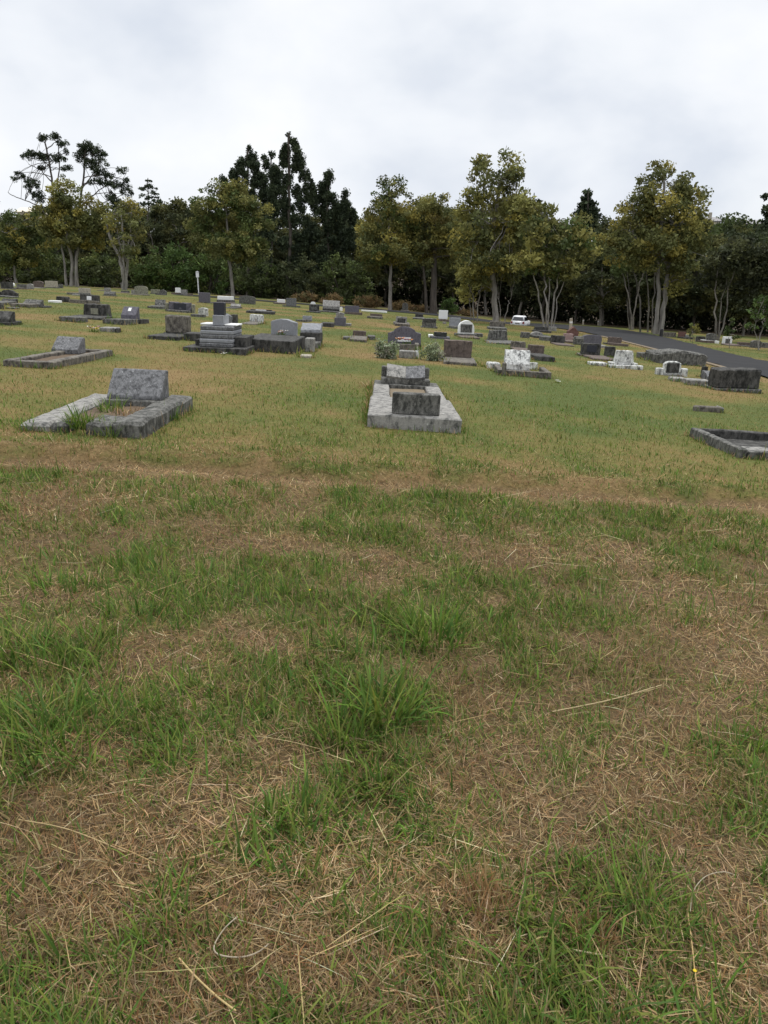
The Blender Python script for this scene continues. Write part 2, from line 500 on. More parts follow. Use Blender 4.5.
SUN_ROT = 150
def build_sun():
    l = bpy.data.lights.new('sun', 'SUN'); l.energy = 1.4; l.angle = math.radians(16); l.color = (1, .96, .9)
    o = bpy.data.objects.new('sun', l); COL.objects.link(o)
    el = math.radians(60)
    az = math.radians(20)   # measured from +Y towards +X
    d = Vector((math.sin(az) * math.cos(el), math.cos(az) * math.cos(el), math.sin(el)))
    o.rotation_euler = d.to_track_quat('Z', 'Y').to_euler()

# ================================================================== GRASS
FOOT = []      # (x0,x1,y0,y1) footprints kept clear of blades

def clear(x, y):
    k = np.ones(x.shape, bool)
    for (a, b, c, d) in FOOT: k &= ~((x > a) & (x < b) & (y > c) & (y < d))
    k &= ~on_road(x, y)
    k &= woodline(x, y) < 2
    return k

def blades(P, az, Ln, W, th0, curl, col, K, tipshade=1.0, kink=None):
    """returns verts, [quads, tris], colours"""
    n = len(P)
    t = np.linspace(0, 1, K + 1)
    th = th0[:, None] + curl[:, None] * t[None, :-1]
    st = Ln[:, None] / K
    hx = np.concatenate([np.zeros((n, 1)), np.cumsum(np.sin(th) * st, 1)], 1)
    hz = np.concatenate([np.zeros((n, 1)), np.cumsum(np.cos(th) * st, 1)], 1)
    ca, sa = np.cos(az)[:, None], np.sin(az)[:, None]
    C = np.stack([P[:, 0:1] + hx * ca, P[:, 1:2] + hx * sa, P[:, 2:3] + hz], -1)
    side = np.stack([-np.sin(az), np.cos(az), np.zeros(n)], -1)
    wt = (1 - t ** 2.2)[None, :, None] * (.55 + .45 * np.minimum(1, t * 4))[None, :, None]
    off = side[:, None, :] * (W[:, None, None] * .5) * wt
    A = C[:, :-1] - off[:, :-1]; B = C[:, :-1] + off[:, :-1]
    V = np.concatenate([np.stack([A, B], 2).reshape(n, 2 * K, 3), C[:, -1:]], 1)
    nv = 2 * K + 1
    base = np.arange(n)[:, None] * nv
    q = [base + np.array([[2 * i, 2 * i + 1, 2 * i + 3, 2 * i + 2]]) for i in range(K - 1)]
    q = np.concatenate(q).reshape(-1, 4) if K > 1 else np.zeros((0, 4), int)
    tr = (base + np.array([[2 * K - 2, 2 * K - 1, 2 * K]])).reshape(-1, 3)
    cc = np.repeat(col[:, None, :], nv, 1)
    return V.reshape(-1, 3), q, tr, cc.reshape(-1, 3)

def join_blades(name, sets, mat):
    VV = []; Q = []; T = []; CC = []; off = 0
    for V, q, t, c in sets:
        VV.append(V); Q.append(q + off); T.append(t + off); CC.append(c); off += len(V)
    fs = [x for x in (np.concatenate(Q), np.concatenate(T)) if len(x)]
    return npmesh(name, np.concatenate(VV), fs, mat, tint=np.concatenate(CC))

def scatter(n, r0, r1, power, rng):
    """n points, density per ground area ~ r**-power, in the wedge in front of the camera"""
    e = 2 - power
    u = rng.random(n)
    r = (r0 ** e + u * (r1 ** e - r0 ** e)) ** (1 / e) if abs(e) > 1e-6 else r0 * (r1 / r0) ** u
    a = rng.uniform(-.74, .74, n)
    x, y = r * np.sin(a), r * np.cos(a)
    if r1 < 20:      # part of the blades fill the ground to either side and underfoot
        side = rng.random(n) < .30
        k = int(side.sum()); a2 = rng.uniform(-1.0, 1.0, k); q = np.sqrt(rng.uniform(1.2 ** 2, 8.8 ** 2, k))
        x[side] = q * np.sin(a2); y[side] = q * np.cos(a2) - 2.3
        r = np.maximum(np.hypot(x, y), .9)
    return x, y, r

def pal(rng, n, cols, w=None, jit=.16):
    cols = np.array(cols); i = rng.choice(len(cols), n, p=w)
    c = cols[i] * np.clip(rng.normal(1, jit, (n, 1)), .5, 1.6) * np.clip(rng.normal(1, .05, (n, 3)), .8, 1.2)
    return np.clip(c, .005, .9)

GREENS = [(.095, .165, .026), (.125, .185, .032), (.06, .115, .020), (.165, .195, .042), (.08, .14, .030)]
DRYS = [(.36, .25, .125), (.265, .175, .082), (.15, .096, .046), (.45, .345, .195), (.21, .155, .09), (.24, .125, .050)]

def build_grass():
    rng = np.random.default_rng(3)
    green_sets = []; dry_sets = []
    # --- thatch: dead blades lying flat
    n = 250000
    x, y, r = scatter(n, .9, 9, 1.6, rng)
    g = green(x, y)
    k = clear(x, y) & (rng.random(n) < (.97 - .35 * g) * (1 - .8 * ss(6.6, 8.5, r)))
    x, y, r, g = x[k], y[k], r[k], g[k]; n = len(x)
    sc = np.maximum(1, r / 3.5)
    ln = rng.lognormal(math.log(.036), .55, n) * sc ** .35
    P = np.stack([x, y, G(x, y) + rng.uniform(0, .022, n)], -1)
    dry_sets.append(blades(P, rng.uniform(0, 2 * PI, n), ln, rng.uniform(.0015, .0040, n) * sc ** .75, rng.normal(1.36, .22, n), rng.normal(.1, .35, n),
                           pal(rng, n, DRYS, [.22, .25, .18, .12, .16, .07]) * (.55 + .9 * fbm(x * 1.7, y * 1.7, 83, 3))[:, None], 2))
    # --- short dry stubble, upright and reddish
    n = 80000
    x, y, r = scatter(n, .9, 16, 1.6, rng)
    g = green(x, y); tuf = fbm(x * 3.3, y * 3.3, 91, 2)
    k = clear(x, y) & (rng.random(n) < np.clip((1.05 - g) * 1.6 * ss(.42, .66, tuf), 0, 1) * (1 - .7 * ss(6.6, 9, r)))
    x, y, r = x[k], y[k], r[k]; n = len(x)
    sc = np.maximum(1, r / 3.5)
    P = np.stack([x, y, G(x, y)], -1)
    dry_sets.append(blades(P, rng.uniform(0, 2 * PI, n), rng.lognormal(math.log(.05), .4, n), rng.uniform(.0018, .0036, n) * sc, np.abs(rng.normal(.45, .3, n)), rng.normal(.3, .4, n),
                           pal(rng, n, [(.27, .155, .07), (.33, .23, .12), (.19, .115, .055)]), 2))
    # --- green blades, near
    n = 310000
    x, y, r = scatter(n, .9, 13, 1.6, rng)
    g = green(x, y); tuf = fbm(x * 4.1 + 5, y * 4.1, 77, 3)
    k = clear(x, y) & (rng.random(n) < np.clip(.19 + .95 * g ** 1.4 * (.3 + 1.3 * ss(.38, .62, tuf)), 0, .85) * (1 - .75 * ss(6.5, 10, r))) & ~((np.abs(rut(x, y) + .1) < .25 + .1 * (fbm(x * 2, y * 2, 5, 2) - .5)) & (rng.random(n) < .88))
    x, y, r, g, tuf = x[k], y[k], r[k], g[k], tuf[k]; n = len(x)
    sc = np.maximum(1, r / 3.5)
    ln = rng.lognormal(math.log(.041), .42, n) * (.65 + .75 * g) * (.8 + .6 * tuf)
    P = np.stack([x, y, G(x, y)], -1)
    dirn = 2 * PI * vnoise(x * 5, y * 5, 12) + rng.normal(0, 1.3, n)
    cg = pal(rng, n, GREENS)
    yel = (rng.random(n) < .14 + .25 * (1 - g))[:, None]
    cg = np.where(yel, pal(rng, n, [(.20, .18, .065), (.26, .21, .10)]), cg)
    green_sets.append(blades(P, dirn, ln, rng.uniform(.0028, .0070, n) * sc ** .8, np.abs(rng.normal(.5, .33, n)), rng.normal(.65, .45, n), cg, 3))
    # --- broad leaf blades of the coarse grass
    n = 34000
    x, y, r = scatter(n, .9, 7, 1.4, rng)
    g = green(x, y)
    k = clear(x, y) & (rng.random(n) < np.clip(1.5 * (g - .42), .03, 1))
    x, y, r, g = x[k], y[k], r[k], g[k]; n = len(x)
    P = np.stack([x, y, G(x, y)], -1)
    green_sets.append(blades(P, rng.uniform(0, 2 * PI, n), rng.lognormal(math.log(.085), .35, n), rng.uniform(.0055, .0105, n), np.abs(rng.normal(.5, .3, n)), rng.normal(.8, .45, n), pal(rng, n, GREENS), 4))
    # --- middle distance sward: mown, mixed green and straw
    n = 330000
    x, y, r = scatter(n, 6.5, 70, 1.75, rng)
    g = green(x, y)
    k = clear(x, y) & ~((np.abs(rut(x, y) + .1) < .25 + .1 * (fbm(x * 2, y * 2, 5, 2) - .5)) & (rng.random(n) < .88)); x, y, r, g = x[k], y[k], r[k], g[k]; n = len(x)
    isg = rng.random(n) < np.clip(g * 1.25, .06, .96)
    sc = (r / 9)
    ln = rng.lognormal(math.log(.032), .4, n) * sc ** .28 * np.where(isg, 1, .8)
    P = np.stack([x, y, G(x, y)], -1)
    cg = pal(rng, n, [(.106, .125, .030), (.088, .117, .026), (.135, .133, .037)])
    cd = pal(rng, n, [(.235, .165, .076), (.19, .128, .056), (.145, .088, .040), (.31, .23, .12)])
    c = np.where(isg[:, None], cg, cd)
    S = blades(P, rng.uniform(0, 2 * PI, n), ln, rng.uniform(.004, .0075, n) * sc ** .7, np.abs(rng.normal(.9, .35, n)), rng.normal(.4, .4, n), c, 2)
    green_sets.append(S)
    # --- untrimmed fringe against the stones
    fx = []; 
    for (a, b, c, d) in FOOT:
        if c > 34 or b - a < .1: continue
        per = 2 * (b - a) + 2 * (d - c); m = int(per * 150 / max(1, c / 9))
        u = rng.random(m) * per
        X_ = np.where(u < b - a, a + u, np.where(u < (b - a) + (d - c), b, np.where(u < 2 * (b - a) + (d - c), b - (u - (b - a) - (d - c)), a)))
        Y_ = np.where(u < b - a, c, np.where(u < (b - a) + (d - c), c + (u - (b - a)), np.where(u < 2 * (b - a) + (d - c), d, d - (u - 2 * (b - a) - (d - c)))))
        ex = rng.normal(0, .02, m); cxm, cym = (a + b) / 2, (c + d) / 2
        on_x = (np.abs(Y_ - c) < 1e-6) | (np.abs(Y_ - d) < 1e-6)
        o_ = np.abs(rng.normal(.0, .035, m))
        fx.append(np.stack([X_ + np.where(on_x, 0, np.sign(X_ - cxm) * o_), Y_ + np.where(on_x, np.sign(Y_ - cym) * o_, 0)], 1))
    fx = np.concatenate(fx); x, y = fx[:, 0], fx[:, 1]
    k = (fbm(x * 2.2, y * 2.2, 95, 2) + rng.normal(0, .08, len(x)) > .44); x, y = x[k], y[k]; n = len(x); r = np.hypot(x, y)
    P = np.stack([x, y, G(x, y) - .01], -1)
    cg = np.where((rng.random(n) < .62)[:, None], pal(rng, n, GREENS), pal(rng, n, DRYS[:2]))
    green_sets.append(blades(P, rng.uniform(0, 2 * PI, n), rng.lognormal(math.log(.085), .45, n), rng.uniform(.004, .009, n) * np.maximum(1, r / 8), np.abs(rng.normal(.35, .25, n)), rng.normal(.6, .4, n), cg, 3))
    o = join_blades('grass', green_sets, M['grass']); o['kind'] = 'stuff'
    o = join_blades('dry_grass', dry_sets, M['grass']); o['kind'] = 'stuff'
    # --- long pale straws lying on top
    n = 900
    x, y, r = scatter(n, 1.0, 6, 1.1, rng)
    g = green(x, y); k = clear(x, y) & (rng.random(n) < 1.0 - .7 * g); x, y, r = x[k], y[k], r[k]; n = len(x)
    P = np.stack([x, y, G(x, y) + rng.uniform(.012, .045, n)], -1)
    S = blades(P, rng.normal(0, 1.0, n) + PI * (rng.random(n) < .5), rng.lognormal(math.log(.15), .5, n), rng.uniform(.0016, .0034, n) * np.maximum(1, r / 3), rng.normal(1.5, .07, n), rng.normal(.05, .25, n),
               pal(rng, n, [(.52, .41, .22), (.44, .32, .16), (.56, .48, .31)]), 5)
    o = join_blades('fallen_straw', [S], M['grass']); o['kind'] = 'stuff'

def clump(name, label, px, py, n, hgt, rad, width, cat='grass clump', cols=GREENS, group=None, seed=0, lean=.35, gz=None):
    rng = np.random.default_rng(seed + 100)
    c = hit(px, py) if gz is None else gz
    t = thing(name, label, cat, c, group=group)
    a = rng.uniform(0, 2 * PI, n); rr = rad * np.sqrt(rng.random(n))
    x, y = rr * np.cos(a), rr * np.sin(a)
    z = (G(x + c.x, y + c.y) - c.z) if gz is None else np.zeros(n)
    P = np.stack([x, y, z - .005], -1)
    az = np.where(rng.random(n) < .7, a + rng.normal(0, .8, n), rng.uniform(0, 2 * PI, n))
    S = blades(P, az, rng.lognormal(math.log(hgt), .28, n), rng.uniform(.6, 1.3, n) * width, np.abs(rng.normal(lean, .22, n)), rng.normal(.7, .4, n), pal(rng, n, cols), 5)
    o = join_blades('blades', [S], M['grass']); o.parent = t
    return t

# ================================================================== TREES
def leaf_mesh(name, C, size, cols, parent, rng, aspect=.55):
    n = len(C)
    u = rng.normal(0, 1, (n, 3)); u /= np.linalg.norm(u, axis=1)[:, None]
    w = rng.normal(0, 1, (n, 3)); w[:, 2] += .6
    v = np.cross(u, w); v /= np.linalg.norm(v, axis=1)[:, None] + 1e-9
    s = (size * np.clip(rng.lognormal(0, .35, n), .4, 2.2))[:, None]
    V = np.stack([C + u * s, C + v * s * aspect, C - u * s, C - v * s * aspect], 1).reshape(-1, 3)
    q = np.arange(n * 4).reshape(-1, 4)
    return npmesh(name, V, [q], M['leaf'], parent, tint=np.repeat(cols, 4, 0))

OLIVE  = [(.205, .192, .058), (.18, .178, .060), (.13, .138, .050), (.25, .215, .056), (.10, .112, .044)]
GREEN  = [(.075, .10, .033), (.10, .125, .04), (.06, .08, .028), (.125, .14, .042)]
BRIGHT = [(.07, .112, .032), (.095, .14, .04), (.055, .088, .028)]
DARK   = [(.06, .072, .033), (.075, .088, .038), (.045, .055, .027), (.09, .096, .04)]
PINE   = [(.048, .064, .036), (.062, .08, .042), (.034, .046, .027)]
WOODC  = [(.06, .07, .032), (.085, .09, .036), (.045, .054, .027), (.105, .104, .038)]

def tree(name, label, px, Y, lobes, trunks, cols, barkm='bpale', leaf=.125, clump_r=.72, per=84, dens=1.0, group=None, seed=0, limbs=2, cat='tree', fl=.75, py=300):
    """lobes: (cx,cy,rx,ry[,density]) ellipses measured in the photo, turned into real crowns Y metres off; trunks: (points, width)"""
    rng = np.random.default_rng(seed + 500)
    b = at(px, py, Y); b.z = Gs(b.x, b.y)
    t = thing(name, label, cat, b, group=group)
    b = np.array(b)
    mp = depth(Y, b[2]) / F
    # woody part
    paths = []; tips = []
    py0 = max(p_[0][0][1] for p_ in trunks)
    for pts, wpx in trunks:
        P = []
        for i, (x, y) in enumerate(pts):
            q = np.array(at(x, y, Y)) - b
            q[1] += rng.normal(0, .25) * (i > 0)
            if i == 0 and y > pts[-1][1] + 8 and y >= py0 - 16: q[2] = Gs(q[0] + b[0], b[1]) - b[2] - .25
            P.append(q)
        P = np.array(P)
        tt = np.linspace(0, len(P) - 1, 4 * (len(P) - 1) + 1)
        PP = np.stack([np.interp(tt, np.arange(len(P)), P[:, k]) for k in range(3)], 1)
        PP[1:-1] += rng.normal(0, .05, (len(PP) - 2, 3))
        r = wpx * .82 * mp / 2 * np.linspace(1, .5, len(PP)); r[0] *= 1.3; r[1] *= 1.08
        paths.append((PP, r)); tips.append((PP[len(PP) // 2:], r[len(PP) // 2:]))
    CC = []; CO = []
    cols = np.array(cols)
    for lb in lobes:
        cx, cy, rx, ry = lb[:4]; ld = lb[4] if len(lb) > 4 else 1
        dy = rng.uniform(-.35, .35) * rx * mp
        c = np.array(at(cx, cy, Y + dy)) - b
        R = np.array([rx * mp, .9 * rx * mp, ry * mp])
        vol = R[0] * R[1] * R[2]
        nc = max(4, int(dens * ld * 3.2 * vol ** .72 / clump_r ** 2))
        d = rng.normal(0, 1, (nc, 3)); d /= np.linalg.norm(d, axis=1)[:, None]
        cc = c + d * (rng.random(nc) ** (1 / 2.4))[:, None] * R
        rc = clump_r * np.clip(rng.lognormal(0, .3, nc), .5, 1.8)
        base = cols[rng.choice(len(cols), nc)] * rng.uniform(.65, 1.35, (nc, 1))
        k = np.maximum(6, (per * (rc / clump_r) ** 1.6)).astype(int)
        idx = np.repeat(np.arange(nc), k)
        n = len(idx)
        o = rng.normal(0, 1, (n, 3)); o /= np.linalg.norm(o, axis=1)[:, None]; o *= (rng.random((n, 1)) ** .45) * .95; o[:, 2] *= fl
        CC.append(cc[idx] + o * rc[idx][:, None])
        CO.append(base[idx] * np.clip(rng.normal(1, .18, (n, 1)), .5, 1.6))
        if limbs and tips:
            for i in rng.choice(nc, min(nc, limbs), replace=False):
                tp, tr = tips[rng.integers(len(tips))]
                below = np.where(tp[:, 2] < cc[i][2])[0]
                j = below[np.argmin(np.linalg.norm(tp[below] - cc[i], axis=1))] if len(below) else 0
                r0 = min(tr[j] * .5, .13)
                cv = curve(tp[j], cc[i], .06 * np.linalg.norm(tp[j] - cc[i]), 6, .09, rng)
                paths.append((cv, np.linspace(r0, .025, 6)))
    V, q = tubes(paths, 7)
    npmesh('trunk', V, [q], M[barkm], t, smooth=True)
    C = np.concatenate(CC); O = np.concatenate(CO)
    leaf_mesh('crown', C, leaf, O, t, rng)
    return t

FRONT = 'trees along the far edge of the lawn'
BACK = 'trees of the dense wood behind the lawn'

def build_front_trees():
    T = tree
    T('olive_tree', 'olive tree with three pale trunks close together, in front of the tall open pines', 72, 92,
      [(66,190,15,15), (60,205,14,14), (74,214,24,20), (52,224,16,20), (92,218,17,20), (76,238,26,12), (100,232,12,12)],
      [([(71,289),(72,262),(68,240),(64,205)], 4.2), ([(67,289),(66,262),(58,235)], 3.2), ([(77,288),(77,258),(84,230)], 4.5)], OLIVE, group=FRONT, seed=1)
    T('olive_tree', 'spreading olive tree at the left edge of the photo with a thin leaning trunk', 17, 95,
      [(12,236,20,22), (30,240,18,18), (2,245,16,24), (38,225,12,12), (20,258,24,10)], [([(18,288),(14,268),(10,250),(14,230)], 3)], OLIVE[1:] + GREEN, group=FRONT, seed=2)
    T('thin_tree', 'thin crowned tree with bare pale branches rising from one short trunk', 124, 90,
      [(122,214,16,12,.35), (112,230,13,16,.35), (136,232,14,18,.45), (125,246,18,10,.35), (143,218,8,10,.4), (130,205,9,7,.4)],
      [([(124,290),(124,270),(121,258),(110,238),(107,222)], 4.6), ([(125,285),(126,262),(132,242),(140,222)], 3.4), ([(124,275),(125,250),(124,228),(121,208)], 3), ([(126,262),(118,240),(114,212)], 1.6), ([(127,260),(130,235),(131,208)], 1.8)],
      OLIVE, group=FRONT, seed=3, limbs=5)
    T('olive_tree', 'broad olive tree with one grey trunk behind the white topped sign post', 232, 88,
      [(226,190,14,12), (240,200,20,16), (212,206,20,16), (200,226,16,18), (230,222,28,18), (257,225,16,24), (235,245,34,14), (205,244,18,10), (250,252,20,12)],
      [([(233,296),(231,272),(228,248),(226,205)], 4.4), ([(229,252),(217,238),(205,215)], 1.8), ([(229,250),(244,235),(254,215)], 1.8)], OLIVE[:3] + GREEN[:2], group=FRONT, seed=4)
    T('olive_tree', 'narrow olive tree with a slim straight grey trunk, left of the dark trunked tree', 390, 88,
      [(386,187,15,8,.5), (398,192,13,11,.6), (384,200,13,9), (390,216,26,14), (372,232,20,16), (405,230,20,18), (388,250,30,16), (372,262,16,12), (408,258,18,12)],
      [([(390,310),(391,280),(390,250),(388,205)], 4.6), ([(390,245),(375,232)], 1.6), ([(391,243),(404,222)], 1.6)], OLIVE + GREEN[:2], group=FRONT, seed=5)
    T('dark_trunked_tree', 'olive brown tree on a thick dark trunk beyond the white square sign', 434, 88,
      [(432,205,18,10), (436,222,24,18), (448,238,22,16), (422,240,18,16), (440,258,26,12)],
      [([(433,312),(434,285),(434,250),(434,215)], 9), ([(427,310),(424,275),(422,245)], 4)], [(.09,.074,.022)] + OLIVE, 'bdark', group=FRONT, seed=6)
    T('tall_olive_tree', 'tallest olive tree in the middle, its stout trunk left of the white car', 495, 65,
      [(479,166,11,7,.8), (507,166,13,10), (489,180,19,11), (516,182,15,15), (472,198,14,14), (500,204,24,16), (524,206,13,18), (466,214,9,12,.6), (490,228,32,14), (518,236,24,16), (474,246,22,13), (500,258,30,13), (516,270,18,11), (480,272,20,11)],
      [([(495,322),(495,292),(494,262),(495,225),(500,180)], 7.6), ([(494,250),(482,228),(476,195)], 2.4), ([(495,248),(510,222),(517,190)], 2.2), ([(504,319),(507,306),(512,296)], 1.4), ([(502,320),(499,300)], 1.2)], OLIVE, group=FRONT, seed=7, limbs=3)
    T('small_tree', 'small bushy olive tree on several thin stems left of the tallest middle tree', 475, 66,
      [(470,276,16,9), (482,284,14,10), (465,290,12,8)], [([(474,316),(473,298),(468,282)], 1.8), ([(477,316),(478,300),(483,284)], 1.8), ([(471,315),(469,300)], 1.3)], OLIVE, group=FRONT, seed=8)
    T('multi_stemmed_tree', 'tree of five slender pale stems fanning up from one base right of the white car', 548, 56,
      [(524,206,10,12,.8), (546,212,16,12,.8), (540,228,22,16), (566,232,20,16), (578,248,15,18), (548,252,28,15), (566,268,22,12), (532,262,16,13)],
      [([(546,329),(541,306),(537,285),(530,258)], 2.4), ([(547,329),(545,305),(545,280),(542,240)], 2.6), ([(551,329),(553,305),(557,280),(566,245)], 2.6), ([(549,329),(549,300),(550,265)], 2), ([(553,329),(558,300),(570,268)], 1.6)], OLIVE[:3] + GREEN[:1], group=FRONT, seed=9)
    T('tall_olive_tree', 'largest olive tree on the right, twin pale trunks leaning together beside the road', 657, 68,
      [(664,176,19,12), (648,188,15,12), (684,186,15,13), (664,202,32,14), (694,200,13,13), (640,214,24,14), (672,222,34,16), (700,222,10,10,.6), (626,232,22,14), (694,242,24,16), (655,244,30,14), (612,248,18,12), (706,264,14,12,.8), (686,264,20,12), (640,262,22,11,.8), (682,284,13,9,.7)],
      [([(655,335),(658,300),(657,262),(662,215),(664,180)], 5.4), ([(660,335),(664,300),(669,262),(684,215)], 6.6), ([(657,275),(640,245),(628,228)], 2.6), ([(668,262),(690,240)], 2.4)], OLIVE, group=FRONT, seed=10, limbs=3)
    for i, (px, Y, tk, lb) in enumerate([
        (632, 78, [([(632,327),(629,300),(622,272)], 2), ([(633,327),(637,298),(643,270)], 2), ([(630,327),(626,300)], 1.4)], 'slender tree of three thin bare stems spreading in a fan left of the twin trunks'),
        (641, 72, [([(641,331),(640,308),(637,285),(634,265)], 2.2)], 'single thin pale trunk beside the road left of the twin trunks'),
        (649, 73, [([(648,331),(649,300),(647,270)], 2), ([(652,332),(653,300),(656,272)], 1.8)], 'pair of thin grey stems right against the twin trunks on their left')]):
        c = tk[0][0][-1]
        T('slender_tree', lb, px, Y, [(c[0], c[1] - 6, 14, 9, .8), (c[0] + 9, c[1] - 14, 14, 10)], tk, GREEN[:3], 'bmid', group=FRONT, seed=11 + i)
    T('dark_tree', 'dark leaved tree with pale stems leaning right, beyond the saplings', 718, 62,
      [(722,262,18,12), (738,254,20,14), (756,262,20,15), (768,280,18,16), (744,282,20,13), (716,282,14,10), (776,258,18,16)],
      [([(716,338),(713,312),(714,290),(717,268)], 2.4), ([(718,338),(725,310),(731,288),(737,262)], 2.2), ([(717,337),(722,305),(727,280)], 1.4)], [(.036,.042,.022), (.05,.055,.028), (.028,.032,.018), (.065,.07,.03)], 'bmid', group=FRONT, seed=15, limbs=0)
    T('young_tree', 'small bright green young tree at the right edge of the photo beyond the road', 761, 47,
      [(757,314,10,8,.7), (768,308,10,9,.7), (752,326,7,5,.6), (772,322,10,8,.7), (762,300,7,5,.6)], [([(760,347),(761,334),(764,318),(766,304)], 1.7), ([(761,334),(755,322)], 1)], [(.07,.11,.03), (.10,.14,.045), (.05,.08,.025)], 'bpale', leaf=.085, clump_r=.28, per=30, seed=16, dens=.8)
    T('sapling', 'sapling tied to a pale stake, left of the two saplings beyond the road', 693, 50,
      [(694,327,6,3.5,.8), (691,333,4,3,.6), (698,331,3,3,.5)], [([(693,342),(693.5,335),(694,327)], .7), ([(690.6,341.5),(690.8,333.5)], .8), ([(695.6,341.5),(695.5,333.5)], .8)], OLIVE[:2] + GREEN[1:2], 'bmid', leaf=.06, clump_r=.16, per=26, seed=17, dens=.8)
    T('sapling', 'sapling with a drooping leafy top in front of the white framed stone beyond the road', 730, 46,
      [(731,323,4,4,.7), (731,331,5,4,.7), (736,336,4,3,.6), (726,333,3,3,.5)], [([(730.5,347.5),(730.5,335),(731,322)], .8)], [(.085,.11,.035), (.06,.085,.028)], 'bmid', leaf=.06, clump_r=.16, per=26, seed=18, dens=.8)

def pads(rng, lst, Y, b, flat=.42):
    out = []
    for (x, y, rx, ry) in lst:
        out.append((np.array(at(x, y, Y + rng.uniform(-2, 2))) - b, rx, ry))
    return out

def build_pines():
    P1 = 'tall dark pines standing above the wood'
    tree('open_pine', 'tall open crowned pine at left with flat leaf pads and a bare limb stretching left', 58, 112,
         [(44,138,7,3), (55,136,8,3), (62,143,6,3.4), (34,154,9,3.2), (26,157,5,2.4), (46,157,10,3.6), (59,158,7,3), (66,151,4,2.6), (20,176,7,4), (32,184,9,6), (36,196,8,7), (14,178,3,2), (65,168,6,3), (42,168,5,2)],
         [([(60,285),(57,235),(54,200),(50,170),(46,142)], 3.4), ([(54,205),(60,170),(58,142)], 1.8), ([(52,182),(40,170),(28,164)], 1.3), ([(55,210),(34,204),(16,197),(8,192)], 1.4), ([(50,168),(40,156)], 1.2)],
         PINE, 'bdark', leaf=.085, clump_r=.33, per=46, group=P1, seed=30, limbs=3, fl=.9, dens=.9)
    tree('open_pine', 'tall round topped pine right of the open pine, its limbs drooping to the right', 80, 113,
         [(84,147,9,5), (92,151,9,6), (80,155,7,5), (100,153,7,4.5), (104,163,5,5), (88,163,10,5), (98,170,8,4), (110,176,6,3.5), (122,170,6,3.6), (116,184,8,4), (104,182,8,3), (126,180,4,3), (94,182,5,3), (112,197,7,6), (128,192,7,6), (118,207,9,7)],
         [([(74,285),(76,235),(79,205),(83,178),(86,150)], 3.4), ([(81,190),(92,175),(102,160)], 1.6), ([(78,208),(98,190),(118,178)], 1.5), ([(77,215),(100,205),(122,195)], 1.4)],
         PINE, 'bdark', leaf=.085, clump_r=.33, per=46, group=P1, seed=31, limbs=3, fl=.9, dens=.9)
    tree('bare_pine', 'sparse conifer with thin bare whorls of branches right of the open pines', 148, 114,
         [(148,180,4,1.6,.5), (151,187,8,2,.5), (143,189,5,1.6,.5), (155,193,6,2,.5), (148,197,10,2.4,.6), (156,203,7,3,.6), (143,205,7,3,.6)],
         [([(148,285),(148,230),(148,200),(148,178)], 1.8), ([(148,196),(156,190)], .7), ([(148,192),(141,187)], .7), ([(148,202),(158,200)], .7), ([(148,188),(153,184)], .6)],
         PINE, 'bdark', leaf=.12, clump_r=.35, per=26, group=P1, seed=32, limbs=2, fl=.5)
    def spire(label, px, top, half_top, rows, Y, seed, w):
        rng = np.random.default_rng(seed)
        lob = []
        y = top
        lob.append((px, top + 3, 2.4, 4.5))
        for (yy, h) in rows:
            k = max(2, int(h / 2.8))
            for i in range(k):
                fx = rng.uniform(-1, 1)
                x = px + fx * h
                lob.append((x, yy + rng.uniform(-4, 4) + abs(fx) * 4, rng.uniform(2.6, 4.4), rng.uniform(3.4, 6.0), 1.0))
        tree('dark_pine', label, px, Y, lob, [([(px, 300), (px + 1, 240), (px, 190), (px, top + 2)], w)], PINE, 'bdark', leaf=.11, clump_r=.40, per=62, group=P1, seed=seed, limbs=0, fl=1.1, dens=1.9)
    spire('tallest pointed dark pine in the middle of its dark clump', 289, 132, 6, [(141,6), (148,9), (155,12), (162,15), (170,18), (179,22), (188,27), (198,30), (208,32), (220,30), (232,34), (244,36), (256,36), (268,32)], 106, 41, 5)
    spire('dark pine with a pointed lopsided top left of the tallest pine', 248, 146, 5, [(156,8), (164,14), (172,20), (181,25), (190,28), (198,30), (208,30), (220,30)], 110, 42, 4)
    spire('dark pine with a slim leaning top right of the tallest pine', 327, 173, 3, [(180,6), (186,11), (193,18), (201,24), (209,27), (215,20), (226,25), (240,28), (252,28), (264,26)], 108, 43, 4)
    spire('dark pine, narrow between the left and the tallest pine', 271, 152, 3, [(160,7), (168,10), (177,13), (188,14), (200,15), (212,15)], 112, 44, 3)
    spire('low dark pine, rightmost of the dark clump', 345, 200, 4, [(206,6), (211,12), (217,17), (225,21), (233,24), (243,24)], 112, 45, 3)
    # layered fir behind the right trees
    rng = np.random.default_rng(9)
    lob = [(587, 192, 2, 3)]
    for i in range(11):
        yy = 195 + i * 4.2; h = 1.5 + i * 1.9
        for k in range(2 + i): lob.append((587 + rng.uniform(-1, 1) * h, yy + rng.uniform(-1, 2), 3.0, 2.6, 1.3))
    tree('dark_fir', 'dark conical fir rising behind the olive trees, left of the largest right tree', 587, 120, lob, [([(587,300),(587,250),(587,192)], 3)], PINE, 'bdark', leaf=.18, clump_r=.5, per=46, group=P1, seed=47, limbs=0, fl=.8)
    tree('dark_pine', 'dark conifer cut off by the right edge of the photo above the hill', 769, 125,
         [(766,196,3,4), (768,206,6,4), (771,214,8,5), (767,224,6,5), (774,200,6,5), (778,226,9,7)], [([(771,300),(771,240),(771,192)], 3)], PINE, 'bdark', leaf=.18, clump_r=.5, per=46, seed=48, limbs=0, fl=.7)

